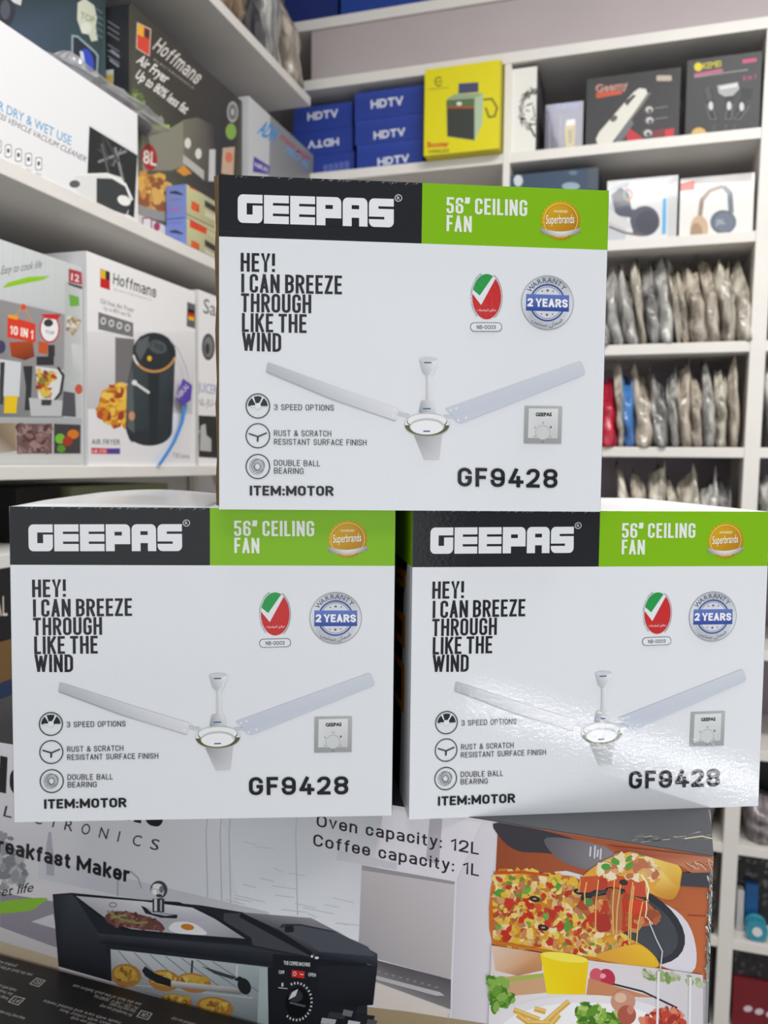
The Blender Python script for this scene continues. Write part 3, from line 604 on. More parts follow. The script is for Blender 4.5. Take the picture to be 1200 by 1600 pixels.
    for k in range(7): a.line([(530+70*k, 672+8*k), (640+95*k, 800+15*k)], 4, (118, 124, 130))
    a.line([(600, 824), (1130, 882)], 5, (190, 194, 198)); a.line([(860, 715), (856, 780)], 10, (70, 76, 82)); a.line([(1060, 735), (1056, 800)], 8, (206, 212, 216))
    a.poly([(900, 740), (1060, 790), (1040, 800), (960, 775)], (60, 66, 72))
    for cx, cy, rx, ry in ((565, 782, 68, 52), (735, 805, 72, 48), (865, 815, 80, 44), (790, 895, 70, 30), (960, 925, 84, 48)):
        a.ell(cx, cy, rx, ry, (176, 124, 62), 18, rot=8); a.ell(cx-4, cy-8, rx*.75, ry*.66, (206, 168, 74), 16, rot=8)
        a.scatter([(cx-rx*.7, cy-ry*.5), (cx+rx*.7, cy-ry*.5), (cx+rx*.7, cy+ry*.4), (cx-rx*.7, cy+ry*.4)], 14, 10, [(222, 190, 96), (150, 100, 46), (196, 158, 60), (176, 130, 56)], int(cx))
    a.poly([(760, 805), (1075, 838), (1078, 866), (762, 832)], [(226, 222, 220), (190, 186, 184), (110, 106, 106), (150, 146, 146)])
    a.poly([(635, 760), (650, 740), (690, 770), (765, 800), (765, 832), (700, 815), (650, 785)], (36, 38, 44)); a.ell(1092, 830, 28, 38, (36, 38, 44), rot=-25); a.poly([(1045, 800), (1070, 785), (1100, 800), (1080, 815)], (36, 38, 44))
    a.poly([(1160, 745), (1200, 748), (1200, 1010), (1150, 1000)], (176, 190, 192)); a.poly([(1196, 745), (1232, 752), (1240, 1010), (1200, 1010)], (30, 33, 38))
    # control panel and coffee side
    a.crop(350, 1250, 2.667)
    a.poly([(0, 470), (70, 470), (380, 630), (380, 655), (122, 604), (114, 572), (0, 502)], (74, 74, 84)); a.line([(70, 475), (370, 640)], 24, (32, 34, 40))
    a.poly([(75, 468), (365, 492), (480, 552), (640, 640), (640, 690), (380, 640), (230, 540)], [(126, 124, 134), (150, 148, 158), (96, 98, 108), (70, 74, 84), (40, 44, 52), (44, 48, 56), (84, 86, 96)])
    a.poly([(232, 530), (245, 515), (320, 515), (440, 540), (485, 552)], (56, 58, 66)); a.poly([(245, 525), (320, 522), (470, 552), (600, 610), (630, 650), (400, 630), (300, 560)], (86, 88, 98)); a.rrect(254, 522, 292, 550, 8, (36, 38, 44))
    a.poly([(205, 640), (385, 660), (640, 690), (620, 850), (560, 858), (520, 1010), (205, 1010)], B3); a.poly([(388, 690), (640, 690), (622, 852), (540, 858), (395, 845)], [(36, 40, 48), (40, 44, 52), (24, 26, 32), (24, 26, 32), (30, 33, 40)])
    a.text('THE COFFEE MACHINE', (250, 684), (360, 692), 15, (226, 228, 230), bold=.03); a.text('OFF', (229, 722), (253, 724), 14, (226, 228, 230), bold=.02); a.text('OPEN', (352, 732), (384, 735), 14, (226, 228, 230), bold=.02)
    a.poly([(284, 706), (338, 712), (336, 742), (282, 736)], (214, 46, 44)); a.ring(296, 722, 6, 8, 2, (250, 250, 250), 12); a.line([(318, 724), (332, 726)], 3, (250, 250, 250)); a.ell(368, 650, 5, 6, (230, 230, 230), 8); a.ell(388, 656, 9, 6, (230, 230, 230), 8)
    a.ell(308, 842, 52, 62, (14, 15, 18)); a.ell(300, 815, 30, 26, (54, 57, 62), 16); a.poly([(270, 830), (285, 800), (310, 785), (300, 815)], (220, 224, 228)); a.line([(275, 842), (340, 858)], 8, (96, 100, 106))
    for k in range(22):
        t = math.radians(-110+k*12.5)
        if k < 20: a.line([(304+58*math.cos(t), 838+72*math.sin(t)), (304+67*math.cos(t), 838+82*math.sin(t))], 6, (220, 222, 224))
    a.line([(245, 760), (245, 775)], 8, (220, 222, 224)); a.line([(228, 780), (266, 784)], 3, (220, 222, 224))
    for k, (x, y, w2, g) in enumerate(((410, 905, 60, 190), (440, 880, 70, 60), (500, 870, 40, 120), (520, 915, 50, 210), (560, 890, 70, 40), (600, 910, 40, 90), (430, 930, 60, 80))): a.poly([(x, y), (x+w2, y+8), (x+w2-8, y+32), (x-6, y+24)], (g, g, g+4))
    # food pictures on the right
    a.crop(740, 1250, 2.609)
    a.poly([(103, 60), (560, 130), (1000, 200), (1000, 740), (75, 590)], [(150, 74, 46), (168, 84, 50), (190, 104, 64), (200, 112, 66), (160, 78, 44)])
    for k in range(34):
        r = random.Random(k+50); x = r.uniform(95, 900); y = r.uniform(170, 700); a.line([(x, y), (x+r.uniform(60, 160), y+r.uniform(-4, 16))], r.uniform(3, 9), r.choice([(166, 82, 46), (182, 98, 56), (172, 88, 50), (158, 76, 42)]))
    a.blob([(103, 90), (420, 160), (470, 235), (300, 215), (180, 205), (108, 150)], (62, 60, 66)); a.blob([(300, 150), (540, 190), (600, 290), (430, 275), (330, 225)], [(96, 94, 100), (140, 134, 142), (150, 146, 152), (120, 112, 118), (110, 108, 114)])
    for x, y, l in ((478, 188, 40), (496, 184, 52), (520, 196, 44), (508, 200, 30)): a.line([(x, y), (x-3, y+l)], 6, (222, 222, 226))
    a.blob([(330, 290), (700, 390), (850, 470), (905, 590), (890, 700), (760, 672), (640, 600)], (226, 222, 232))
    a.ell(640, 500, 240, 145, (52, 54, 62), 30, rot=28); a.ell(645, 505, 205, 118, (72, 76, 84), 26, rot=28)
    pizza = [(84, 300), (200, 290), (310, 300), (430, 320), (440, 420), (500, 500), (580, 540), (690, 590), (750, 650), (735, 678), (560, 660), (400, 640), (240, 610), (78, 582)]
    a.blob(pizza, [(214, 120, 44), (216, 130, 48), (206, 120, 50), (200, 110, 50), (196, 112, 56), (206, 126, 50), (226, 160, 50), (240, 190, 50), (240, 196, 56), (236, 190, 60), (228, 170, 54), (224, 160, 50), (222, 150, 46), (206, 110, 40)])
    CH = [(238, 198, 84), (232, 186, 60), (242, 214, 126), (222, 162, 56), (236, 204, 92), (228, 190, 76)]; TP = [(200, 62, 40), (190, 72, 46), (196, 128, 84), (176, 106, 68), (110, 146, 60), (214, 92, 54), (206, 140, 96), (188, 118, 78)]
    inner = [(90, 320), (200, 306), (310, 318), (420, 335), (430, 420), (490, 500), (580, 552), (660, 600), (640, 640), (400, 618), (240, 588), (90, 560)]
    a.scatter(pizza, 260, 17, CH, 1); a.scatter(inner, 90, 12, [(246, 226, 180), (244, 218, 160), (238, 206, 140)], 12); a.scatter(inner, 130, 11, TP, 2); a.scatter(inner, 46, 11, [(216, 160, 110), (190, 130, 90), (230, 190, 140)], 14); a.scatter(inner, 22, 18, [(206, 56, 42), (196, 50, 38)], 15, 1.5); a.scatter(inner, 15, 15, [(90, 160, 56), (110, 176, 70)], 16, 1.5)
    a.scatter(inner, 60, 9, CH+TP[:1], 17); a.line([(80, 572), (240, 602), (400, 632), (560, 652), (700, 670)], 12, (206, 120, 40))
    a.blob([(640, 585), (700, 598), (750, 655), (735, 680), (600, 664), (500, 630)], [(236, 186, 60), (242, 196, 50), (238, 190, 40), (230, 180, 40), (226, 170, 50), (226, 160, 60)]); a.line([(84, 296), (200, 291), (310, 304)], 10, (206, 84, 36))
    for x, y in ((285, 517), (250, 400), (430, 370), (540, 392)): a.ell(x, y, 22, 12, (48, 40, 46), 14, rot=10); a.ell(x, y-1, 9, 4, (176, 150, 120), 10)
    low = [(430, 420), (560, 380), (690, 400), (756, 470), (745, 500), (640, 520), (540, 535), (470, 480)]
    a.blob(low, (186, 108, 60)); a.scatter(low, 60, 18, [(190, 70, 46), (206, 140, 90), (176, 104, 64), (160, 84, 56), (224, 170, 90), (200, 60, 40)], 21)
    sl = [(432, 330), (470, 285), (560, 230), (690, 200), (800, 235), (850, 290), (830, 380), (790, 402), (700, 370), (560, 350), (440, 372)]
    a.blob(sl, (232, 170, 70)); a.poly([(436, 310), (560, 300), (700, 320), (700, 372), (560, 350), (440, 370)], (206, 92, 50)); a.scatter([(470, 290), (560, 235), (690, 205), (760, 240), (740, 320), (560, 310)], 80, 17, [(244, 224, 176), (238, 206, 140), (206, 136, 96), (196, 120, 84), (226, 170, 120), (236, 190, 100), (246, 232, 200)], 4); a.scatter([(500, 285), (620, 225), (690, 205), (640, 270)], 7, 13, [(90, 164, 66)], 44)
    a.blob([(720, 215), (800, 236), (850, 290), (830, 380), (790, 402), (730, 360), (770, 300)], [(240, 206, 100), (246, 210, 110), (240, 196, 80), (214, 146, 50), (206, 140, 60), (224, 170, 70), (246, 216, 120)])
    for x, y in ((540, 268), (690, 212)): a.ell(x, y, 20, 14, (80, 164, 66), 10)
    for p, c in (([(436, 345), (460, 312), (490, 318), (488, 365), (440, 372)], (206, 88, 52)), ([(508, 318), (545, 318), (540, 358), (505, 360)], (190, 66, 50)), ([(620, 345), (670, 330), (712, 372), (700, 392), (628, 376)], (206, 84, 60)), ([(632, 400), (690, 410), (712, 440), (640, 462)], (216, 70, 44)), ([(505, 470), (545, 462), (560, 520), (508, 532)], (176, 54, 46)), ([(560, 375), (600, 370), (605, 510), (570, 512)], (186, 112, 72))): a.blob(p, c)
    a.ell(612, 332, 18, 12, (64, 50, 50), 14, rot=10); a.ell(468, 412, 22, 18, (96, 140, 76), 12, rot=20)
    for x0, y0, x1, y1 in ((462, 330, 455, 420), (510, 320, 498, 520), (575, 320, 570, 545), (600, 340, 582, 540), (650, 330, 632, 560), (655, 345, 640, 570), (705, 320, 712, 410), (690, 410, 664, 585)): a.line([(x0, y0), ((x0+x1)/2-5, (y0+y1)/2), (x1, y1)], 5, (236, 190, 110))
    a.line([(683, 300), (705, 330), (714, 360), (708, 400)], 7, (252, 244, 220)); a.line([(705, 405), (706, 440), (700, 475)], 5, (246, 236, 210))
    # lower picture
    a.poly([(75, 588), (480, 650), (760, 682), (935, 708), (935, 960), (60, 960)], [(226, 214, 214), (230, 222, 226), (224, 216, 222), (216, 212, 218), (214, 208, 216), (240, 240, 242)])
    a.poly([(76, 590), (280, 620), (280, 690), (180, 712), (90, 690)], [(232, 208, 190), (214, 160, 110), (196, 140, 96), (190, 140, 100), (226, 190, 160)]); a.poly([(75, 720), (300, 700), (300, 780), (90, 800)], (214, 170, 130))
    a.line([(100, 735), (285, 710)], 16, (170, 190, 90)); a.poly([(274, 622), (470, 652), (456, 788), (300, 786)], [(246, 222, 20), (244, 208, 10), (246, 204, 0), (248, 226, 10)]); a.ell(372, 636, 97, 18, (250, 236, 90), 20, rot=8)
    a.ell(540, 725, 38, 42, (192, 50, 78)); a.ell(500, 710, 26, 30, (214, 90, 110)); a.ell(528, 712, 12, 10, (240, 170, 180)); a.line([(570, 745), (690, 775), (830, 842)], 8, (54, 50, 60)); a.poly([(470, 720), (600, 760), (740, 800), (460, 790)], (206, 140, 100))
    a.scatter([(66, 715), (120, 730), (150, 790), (170, 820), (70, 860)], 60, 14, [(110, 160, 60), (140, 184, 84), (80, 130, 44)], 6); a.scatter([(680, 690), (930, 715), (930, 750), (690, 720)], 40, 12, [(160, 180, 120), (130, 156, 90), (190, 196, 170)], 7)
    a.ell(450, 930, 390, 142, (236, 234, 238), 40); a.ell(450, 940, 340, 120, (250, 250, 252), 40)
    for p, q in (((165, 850), (270, 890)), ((250, 845), (295, 858)), ((280, 910), (390, 815)), ((210, 900), (330, 905)), ((300, 930), (350, 870)), ((180, 870), (230, 905))): a.line([p, q], 22, (222, 176, 80)); a.line([(p[0], p[1]-4), (q[0], q[1]-4)], 9, (240, 206, 120))
    a.scatter([(415, 850), (440, 820), (520, 840), (600, 870), (600, 915), (440, 915)], 110, 11, [(96, 150, 40), (140, 184, 70), (180, 206, 120), (70, 120, 30)], 9, 2.4)
    a.ell(610, 815, 50, 46, (206, 150, 124)); a.ell(600, 800, 24, 20, (232, 190, 166)); a.ell(625, 870, 38, 40, (176, 90, 74)); a.ell(640, 850, 14, 18, (210, 130, 110)); a.scatter([(690, 880), (760, 850), (850, 860), (860, 915), (680, 915)], 60, 15, [(196, 70, 50), (214, 104, 80), (170, 50, 40), (226, 140, 110)], 10)
    # worn right-hand corner
    a.poly([(540, 180), (1000, 232), (980, 290), (900, 298), (840, 262), (700, 222)], [(150, 70, 60), (190, 130, 100), (176, 110, 84), (196, 120, 90), (206, 130, 96), (170, 80, 60)])
    for k in range(16): r = random.Random(k+9); x = r.uniform(850, 960); a.line([(x, 240+r.uniform(-5, 20)), (x+r.uniform(15, 40), 250+r.uniform(5, 32))], 3, r.choice([(226, 196, 170), (140, 80, 60), (206, 160, 130)]))
    a.poly([(850, 292), (985, 290), (960, 352), (842, 345)], (70, 72, 78))
    a.poly([(962, 290), (1000, 250), (1000, 960), (940, 960)], [(120, 130, 128), (90, 100, 98), (110, 118, 118), (150, 156, 156)])
    for k in range(60): r = random.Random(k+90); y = r.uniform(280, 720); x = 962-(y-280)*.03+r.uniform(-10, 16); a.line([(x, y), (x+r.uniform(-4, 8), y+r.uniform(8, 26))], r.uniform(2, 5), r.choice([(226, 230, 228), (60, 66, 64), (160, 170, 166), (196, 150, 120)]))
    a.line([(716, 490), (745, 560), (770, 610), (762, 680)], 5, (206, 214, 216)); a.line([(705, 470), (730, 500)], 4, (230, 236, 236)); a.line([(884, 715), (880, 960)], 10, (236, 236, 240)); a.line([(755, 690), (748, 960)], 10, (240, 236, 240))
def breakfast_carton():
    e = empty('breakfast_maker_carton', BM_LOC, BM_YAW, 'large printed breakfast maker carton under the three fan cartons', 'box')
    bm = box_bm(0, BM_W, 0, BM_D, 0, BM_H, 0.002); bmesh.ops.subdivide_edges(bm, edges=[q for q in bm.edges if q.calc_length() > .1], cuts=10, use_grid_fill=True)
    rnd = random.Random(2)
    for v in bm.verts:                                              # knocked right-hand corner
        if v.co.x > BM_W-.09 and v.co.z > BM_H-.09 and v.co.y > .02: v.co.z -= rnd.uniform(0, .0015)
    o = bm_ob('body', bm, M['print'], e); colour(o.data, np.tile(np.array(L((62, 63, 66)), dtype=np.float32), (len(o.data.loops), 1)))
    a = art_for('front', BM_LOC, BM_YAW, BM_W, BM_D, BM_H); breakfast_front(a); a.build('front_panel', M['gloss'], e, a.frame)
    t = art_for('top', BM_LOC, BM_YAW, BM_W, BM_D, BM_H); t.fill((66, 67, 70)); t.crop(740, 1250, 2.609)
    for k in range(30):
        r = random.Random(k+700); x = r.uniform(640, 980); y = 165+r.uniform(-20, 12)-(.0 if x < 860 else 14); t.line([(x, y), (x+r.uniform(10, 40), y-r.uniform(0, 6))], r.uniform(1.5, 4), r.choice([(120, 120, 118), (96, 97, 98), (150, 140, 124), (40, 42, 44)]))
    t.line([(100, 108), (250, 136), (430, 166), (600, 190)], 3, (170, 172, 176)); t.line([(860, 158), (930, 148), (975, 158), (985, 170)], 5, (176, 160, 136)); t.line([(960, 40), (975, 120), (990, 230)], 4, (150, 146, 138))
    t.build('top_panel', M['print'], e, t.frame)
    return e
breakfast_carton()

# ------------------------------------------------------------------ black carton lying in front
def black_carton():
    W, D, H = 0.60, 0.30, 0.0905
    ca, sa = math.cos(BM_YAW), math.sin(BM_YAW)
    loc = Vector((BM_LOC.x+.02*ca+(D+.004)*sa, BM_LOC.y+.02*sa-(D+.004)*ca, 1.0))
    e = empty('black_carton', loc, BM_YAW, 'flat black carton with small white print in front of the breakfast maker carton', 'box')
    ink_box('body', 0, W, 0, D, 0, H, (40, 38, 38), e)
    a = art_for('top', loc, BM_YAW, W, D, H); a.fill((42, 40, 40)); a.crop(0, 1250, 2.857)
    G = (186, 184, 180)
    a.crop(0, 0, 1); K = (42, 40, 40)
    for t, q in (('EC', ((57, 1527.5), (72, 1532), (60.5, 1542.5), (45.5, 1537.5))), ('PT', ((22.5, 1555.5), (40, 1560), (28.5, 1571), (12, 1565.5))), ('UK', ((220.7, 1578), (238.7, 1583.3), (231.3, 1594), (212.7, 1588.7)))):
        q = [np.array(p) for p in q]; c = sum(q)/4; a.poly([tuple(p) for p in q], G); a.poly([tuple(c+(p-c)*.80) for p in q], K)
        i0, i1, up = c+(q[1]-c)*.56, c+(q[0]-c)*.56, (q[3]-q[0])*.54; a.text(t, i0, i1, 10, G, up=up, font='s', ratio=.7, weight=.17, gap=.16)
    words = ['see the back of the pack before use', 'product with colour box', 'keep away from water', 'for household use only', 'AC 220 - 240 V  50/60 Hz', 'made with care and tested twice']
    for x0, y0, x1, y1, t in ((116, 1538, 222, 1568, 0), (149, 1554, 218, 1574, 4), (173, 1567, 213, 1579, 2), (158, 1569, 208, 1585, 3), (70, 1562, 190, 1597, 5), (95, 1576, 186, 1603, 1), (112, 1588, 182, 1609, 3), (-30, 1493, 27, 1508, 1), (-40, 1498, 52, 1522, 0), (-40, 1527, 27, 1546, 5), (-40, 1535, 21, 1552, 3), (-40, 1542, 14, 1559, 2), (270, 1589, 318, 1603, 3), (-2, 1578, 40, 1590, 2)):
        a.text(words[t], (x1, y1), (x0, y0), 5, G, up=(-4.6, 4.2))
    a.crop(0, 1250, 2.857)
    a.poly([(18, 682), (28, 668), (34, 676), (24, 690)], (226, 224, 220))
    a.build('top_panel', M['print'], e, a.frame)
black_carton()

# ------------------------------------------------------------------ left shelving: lower shelf
def ten_in_one(a):
    a.crop(0, 350, 3.333); a.fill((196, 200, 202))
    a.poly([(-60, 30), (465, 205), (430, 470), (-60, 380)], [(214, 218, 219), (206, 210, 210), (196, 198, 198), (206, 210, 212)])
    for k in range(9): a.line([(-40+55*k, 50+22*k), (-44+55*k, 380)], 1.5, (190, 196, 196))
    a.poly([(-60, 380), (340, 470), (330, 1010), (-60, 1010)], [(150, 146, 148), (160, 156, 158), (150, 150, 152), (120, 122, 126)]); a.poly([(340, 300), (470, 330), (430, 1000), (330, 1000)], [(190, 194, 194), (206, 208, 206), (196, 200, 198), (180, 184, 186)])
    a.text('Easy to cook life', (4, 262), (215, 228), 42, (88, 98, 104), italic=.25); a.poly([(12, 335), (40, 305), (150, 275), (265, 270), (220, 292), (90, 318)], (146, 200, 40))
    a.poly([(357, 232), (425, 250), (428, 318), (358, 302)], (176, 60, 66)); a.text('12', (370, 292), (412, 302), 36, (240, 230, 230), bold=.02); a.poly([(350, 302), (432, 326), (425, 340), (360, 318)], (80, 78, 84))
    a.line([(75, 485), (122, 425), (165, 505)], 5, (226, 150, 40)); a.ell(122, 432, 14, 16, (230, 80, 40)); a.poly([(40, 478), (185, 520), (185, 618), (38, 590)], (226, 62, 40)); a.poly([(42, 470), (95, 480), (90, 500), (42, 488)], (240, 170, 40)); a.text('10 IN 1', (50, 572), (172, 600), 48, (252, 244, 236), font='s', ratio=.6, weight=.2, gap=.12)
    a.ell(258, 545, 52, 75, (196, 48, 50)); a.ell(258, 545, 45, 66, (240, 240, 240)); a.ell(252, 515, 24, 20, (60, 60, 66)); a.poly([(210, 470), (320, 468), (300, 498), (240, 492)], (206, 46, 50)); a.text('TOP', (236, 570), (282, 578), 18, (50, 50, 56))
    a.poly([(48, 615), (170, 610), (180, 690), (130, 710), (60, 690)], [(190, 70, 30), (170, 80, 40), (140, 56, 30), (120, 50, 30), (160, 64, 30)]); a.poly([(200, 610), (250, 620), (245, 680), (200, 670)], (200, 90, 40)); a.rect(250, 630, 285, 690, (60, 54, 54))
    a.ell(5, 640, 24, 34, (70, 66, 100)); a.poly([(-20, 700), (110, 720), (100, 900), (20, 900)], (214, 218, 222)); a.poly([(25, 895), (92, 895), (84, 985), (20, 985)], (240, 200, 30)); a.poly([(0, 720), (25, 720), (15, 940), (0, 940)], (60, 60, 64))
    a.poly([(185, 740), (330, 760), (300, 920), (200, 915)], (222, 224, 224)); a.scatter([(190, 770), (290, 770), (280, 910), (205, 905)], 60, 13, [(206, 160, 50), (176, 70, 40), (120, 140, 60), (226, 190, 90), (150, 60, 40)], 31)
    a.line([(300, 745), (330, 790), (315, 880), (285, 918)], 14, (48, 50, 56)); a.rect(190, 690, 280, 735, (50, 52, 58)); a.poly([(120, 740), (170, 740), (165, 830), (158, 970), (128, 970), (135, 850)], (52, 54, 58)); a.poly([(150, 905), (330, 920), (330, 1000), (160, 1000)], (196, 198, 200)); a.poly([(330, 870), (390, 880), (395, 1005), (320, 1000)], (84, 84, 92)); a.poly([(215, 915), (270, 915), (265, 945), (215, 945)], (60, 62, 68))
    a.poly([(358, 365), (410, 380), (412, 425), (365, 430)], (110, 176, 70)); a.ell(380, 525, 34, 48, (196, 186, 170)); a.scatter([(350, 485), (412, 490), (410, 575), (355, 570)], 26, 8, [(226, 220, 206), (150, 130, 110), (176, 150, 110)], 32); a.poly([(370, 620), (460, 640), (480, 720), (460, 780), (380, 780)], [(214, 216, 216), (196, 200, 200), (230, 232, 232), (206, 208, 208), (190, 194, 194)]); a.ell(410, 860, 20, 26, (200, 90, 60))
    a.poly([(-60, 1005), (425, 1010), (425, 1040), (-60, 1035)], (176, 180, 182)); a.poly([(-60, 1040), (80, 1035), (85, 1180), (-60, 1200)], [(120, 106, 90), (170, 150, 120), (150, 130, 110), (196, 190, 180)]); a.poly([(85, 1040), (272, 1040), (270, 1195), (88, 1195)], (110, 84, 84)); a.scatter([(95, 1050), (262, 1050), (260, 1185), (98, 1185)], 90, 14, [(140, 110, 108), (90, 64, 64), (120, 92, 90), (160, 130, 126)], 33)
    a.poly([(280, 1040), (420, 1045), (418, 1195), (280, 1195)], (70, 66, 66)); a.ell(312, 1118, 26, 26, (120, 190, 60)); a.ell(318, 1170, 22, 20, (90, 150, 50)); a.ell(380, 1095, 30, 24, (220, 120, 40)); a.ell(350, 1130, 26, 26, (170, 60, 40)); a.poly([(-60, 1200), (425, 1200), (425, 1245), (-60, 1245)], (206, 206, 204))
left_box('appliance_carton', 'grey printed ten-in-one kitchen appliance carton, leftmost on the left shelf', XL-.012, .84, 130, 560, 1.588, 1.917, .28, (200, 202, 202), ten_in_one)
def fryer_white(a):
    a.crop(0, 350, 3.333); a.fill((238, 236, 236)); a.poly([(430, 560), (1030, 560), (1000, 1000), (420, 960)], [(226, 224, 226), (232, 230, 230), (206, 202, 204), (196, 194, 198)])
    a.poly([(600, 590), (700, 600), (690, 830), (600, 830)], (120, 116, 118)); a.poly([(430, 960), (1000, 990), (990, 1240), (420, 1240)], (232, 230, 232))
    a.poly([(522, 232), (572, 250), (572, 345), (522, 328)], (200, 30, 40)); a.poly([(524, 236), (550, 244), (550, 288), (524, 280)], (228, 184, 40)); a.poly([(550, 244), (572, 250), (572, 294), (550, 288)], (40, 36, 36))
    a.text('Hoffmans', (588, 312), (812, 385), 60, (52, 52, 56), font='s', ratio=.76, weight=.15, gap=.14); a.text('ELECTRONICS', (594, 345), (790, 402), 10, (150, 150, 154))
    a.text('Oil free Air Fryer', (522, 412), (698, 462), 26, (90, 90, 94)); a.text('Up to 80% less fat', (538, 446), (682, 486), 22, (110, 110, 114))
    a.poly([(512, 458), (694, 515), (694, 590), (512, 548)], (120, 118, 120))
    for k in range(4): a.ell(538+42*k, 505+12*k, 15, 20, (214, 214, 214), 14); a.ell(538+42*k, 505+12*k, 8, 11, (120, 118, 120), 10)
    a.poly([(975, 405), (1018, 420), (1016, 545), (972, 532)], (100, 98, 100)); a.poly([(980, 440), (1012, 450), (1012, 468), (980, 460)], (30, 28, 28)); a.poly([(980, 460), (1012, 468), (1012, 486), (980, 478)], (206, 36, 40)); a.poly([(980, 478), (1012, 486), (1012, 506), (980, 498)], (230, 180, 40))
    a.ell(575, 1010, 74, 44, (232, 230, 228)); a.poly([(500, 985), (530, 870), (600, 830), (660, 836), (655, 1040), (560, 1046)], (222, 164, 50)); a.scatter([(505, 985), (535, 870), (600, 832), (656, 840), (650, 1040), (570, 1040)], 60, 18, [(236, 190, 70), (206, 130, 40), (190, 80, 40), (160, 60, 40), (240, 200, 90)], 41)
    D = (54, 62, 66)
    a.poly([(692, 640), (730, 585), (800, 565), (870, 600), (915, 672), (900, 760), (895, 1090), (850, 1140), (790, 1155), (705, 1110), (690, 1140), (672, 1120), (655, 1070), (660, 850), (690, 700)], [D]*6+[(70, 76, 80)]*3+[(48, 54, 58)]*3+[(60, 68, 72)]*3)
    a.ell(778, 1075, 119, 80, (48, 54, 58), 30); a.poly([(659, 860), (690, 700), (912, 690), (897, 1075), (659, 1075)], [(62, 70, 74), (66, 74, 78), (60, 68, 72), (44, 50, 54), (58, 66, 70)]); a.poly([(770, 770), (830, 775), (820, 1145), (780, 1152)], (42, 48, 52)); a.poly([(660, 860), (690, 740), (700, 1090), (665, 1060)], (92, 100, 102))
    a.ell(803, 672, 113, 106, (50, 57, 61), 36, rot=15); a.ring(803, 668, 109, 100, 12, (206, 150, 84), 30, 15, 165); a.ring(803, 668, 109, 100, 11, (226, 222, 216), 12, 140, 172)
    a.ell(803, 662, 106, 92, (44, 50, 54), 34, rot=15); a.poly([(705, 660), (715, 610), (775, 582), (770, 640), (730, 715)], (92, 98, 100)); a.ell(820, 640, 50, 34, (84, 90, 92), 16, rot=20); a.text('188', (785, 640), (850, 665), 34, (44, 50, 54)); a.ell(778, 700, 12, 14, (230, 180, 40)); a.line([(690, 820), (778, 880)], 14, (222, 222, 220)); a.ell(700, 826, 14, 14, (230, 230, 228)); a.ell(686, 1000, 16, 24, (206, 150, 110))
    a.text('AIR FRYER', (476, 1148), (626, 1150), 28, (70, 68, 74)); a.poly([(475, 1165), (560, 1168), (560, 1198), (475, 1196)], (206, 50, 70)); a.poly([(560, 1168), (625, 1168), (625, 1198), (560, 1198)], (90, 70, 150)); a.text('HF-770', (482, 1192), (552, 1193), 18, (245, 240, 240)); a.text('7.8 Litre', (900, 1215), (985, 1222), 24, (110, 108, 110))
left_box('air_fryer_carton', 'white air fryer carton with black fryer picture on the left shelf, middle of three', XL-.006, 136, 305, 560, 1.588, 1.945, .28, (232, 231, 232), fryer_white, side=lambda a: a.fill((226, 226, 228)))
def juicer(a):
    a.crop(0, 350, 3.333); a.fill((240, 238, 238)); a.text('Saachi', (1058, 462), (1240, 515), 78, (64, 62, 66)); a.ell(1085, 640, 34, 70, (70, 70, 72)); a.ell(1085, 640, 24, 54, (130, 130, 130)); a.ell(1080, 650, 12, 30, (60, 60, 64))
    a.text('JUICER', (1030, 872), (1130, 890), 50, (130, 130, 190)); a.text('NL-JU-4080', (1030, 945), (1180, 955), 38, (130, 128, 132)); a.poly([(1005, 995), (1300, 1010), (1300, 1230), (1000, 1212)], (52, 52, 52)); a.poly([(1045, 1050), (1070, 1040), (1075, 1100), (1100, 1120), (1100, 1185), (1040, 1180)], (190, 190, 186)); a.poly([(1020, 1070), (1050, 1075), (1050, 1090), (1020, 1085)], (170, 170, 166)); a.line([(1005, 1010), (990, 1240)], 6, (206, 140, 90))
left_box('juicer_carton', 'white juicer carton beside the white air fryer carton, partly hidden by the fan carton', XL-.012, 310, 1.93, 600, 1.588, 1.955, .28, (238, 236, 236), juicer)
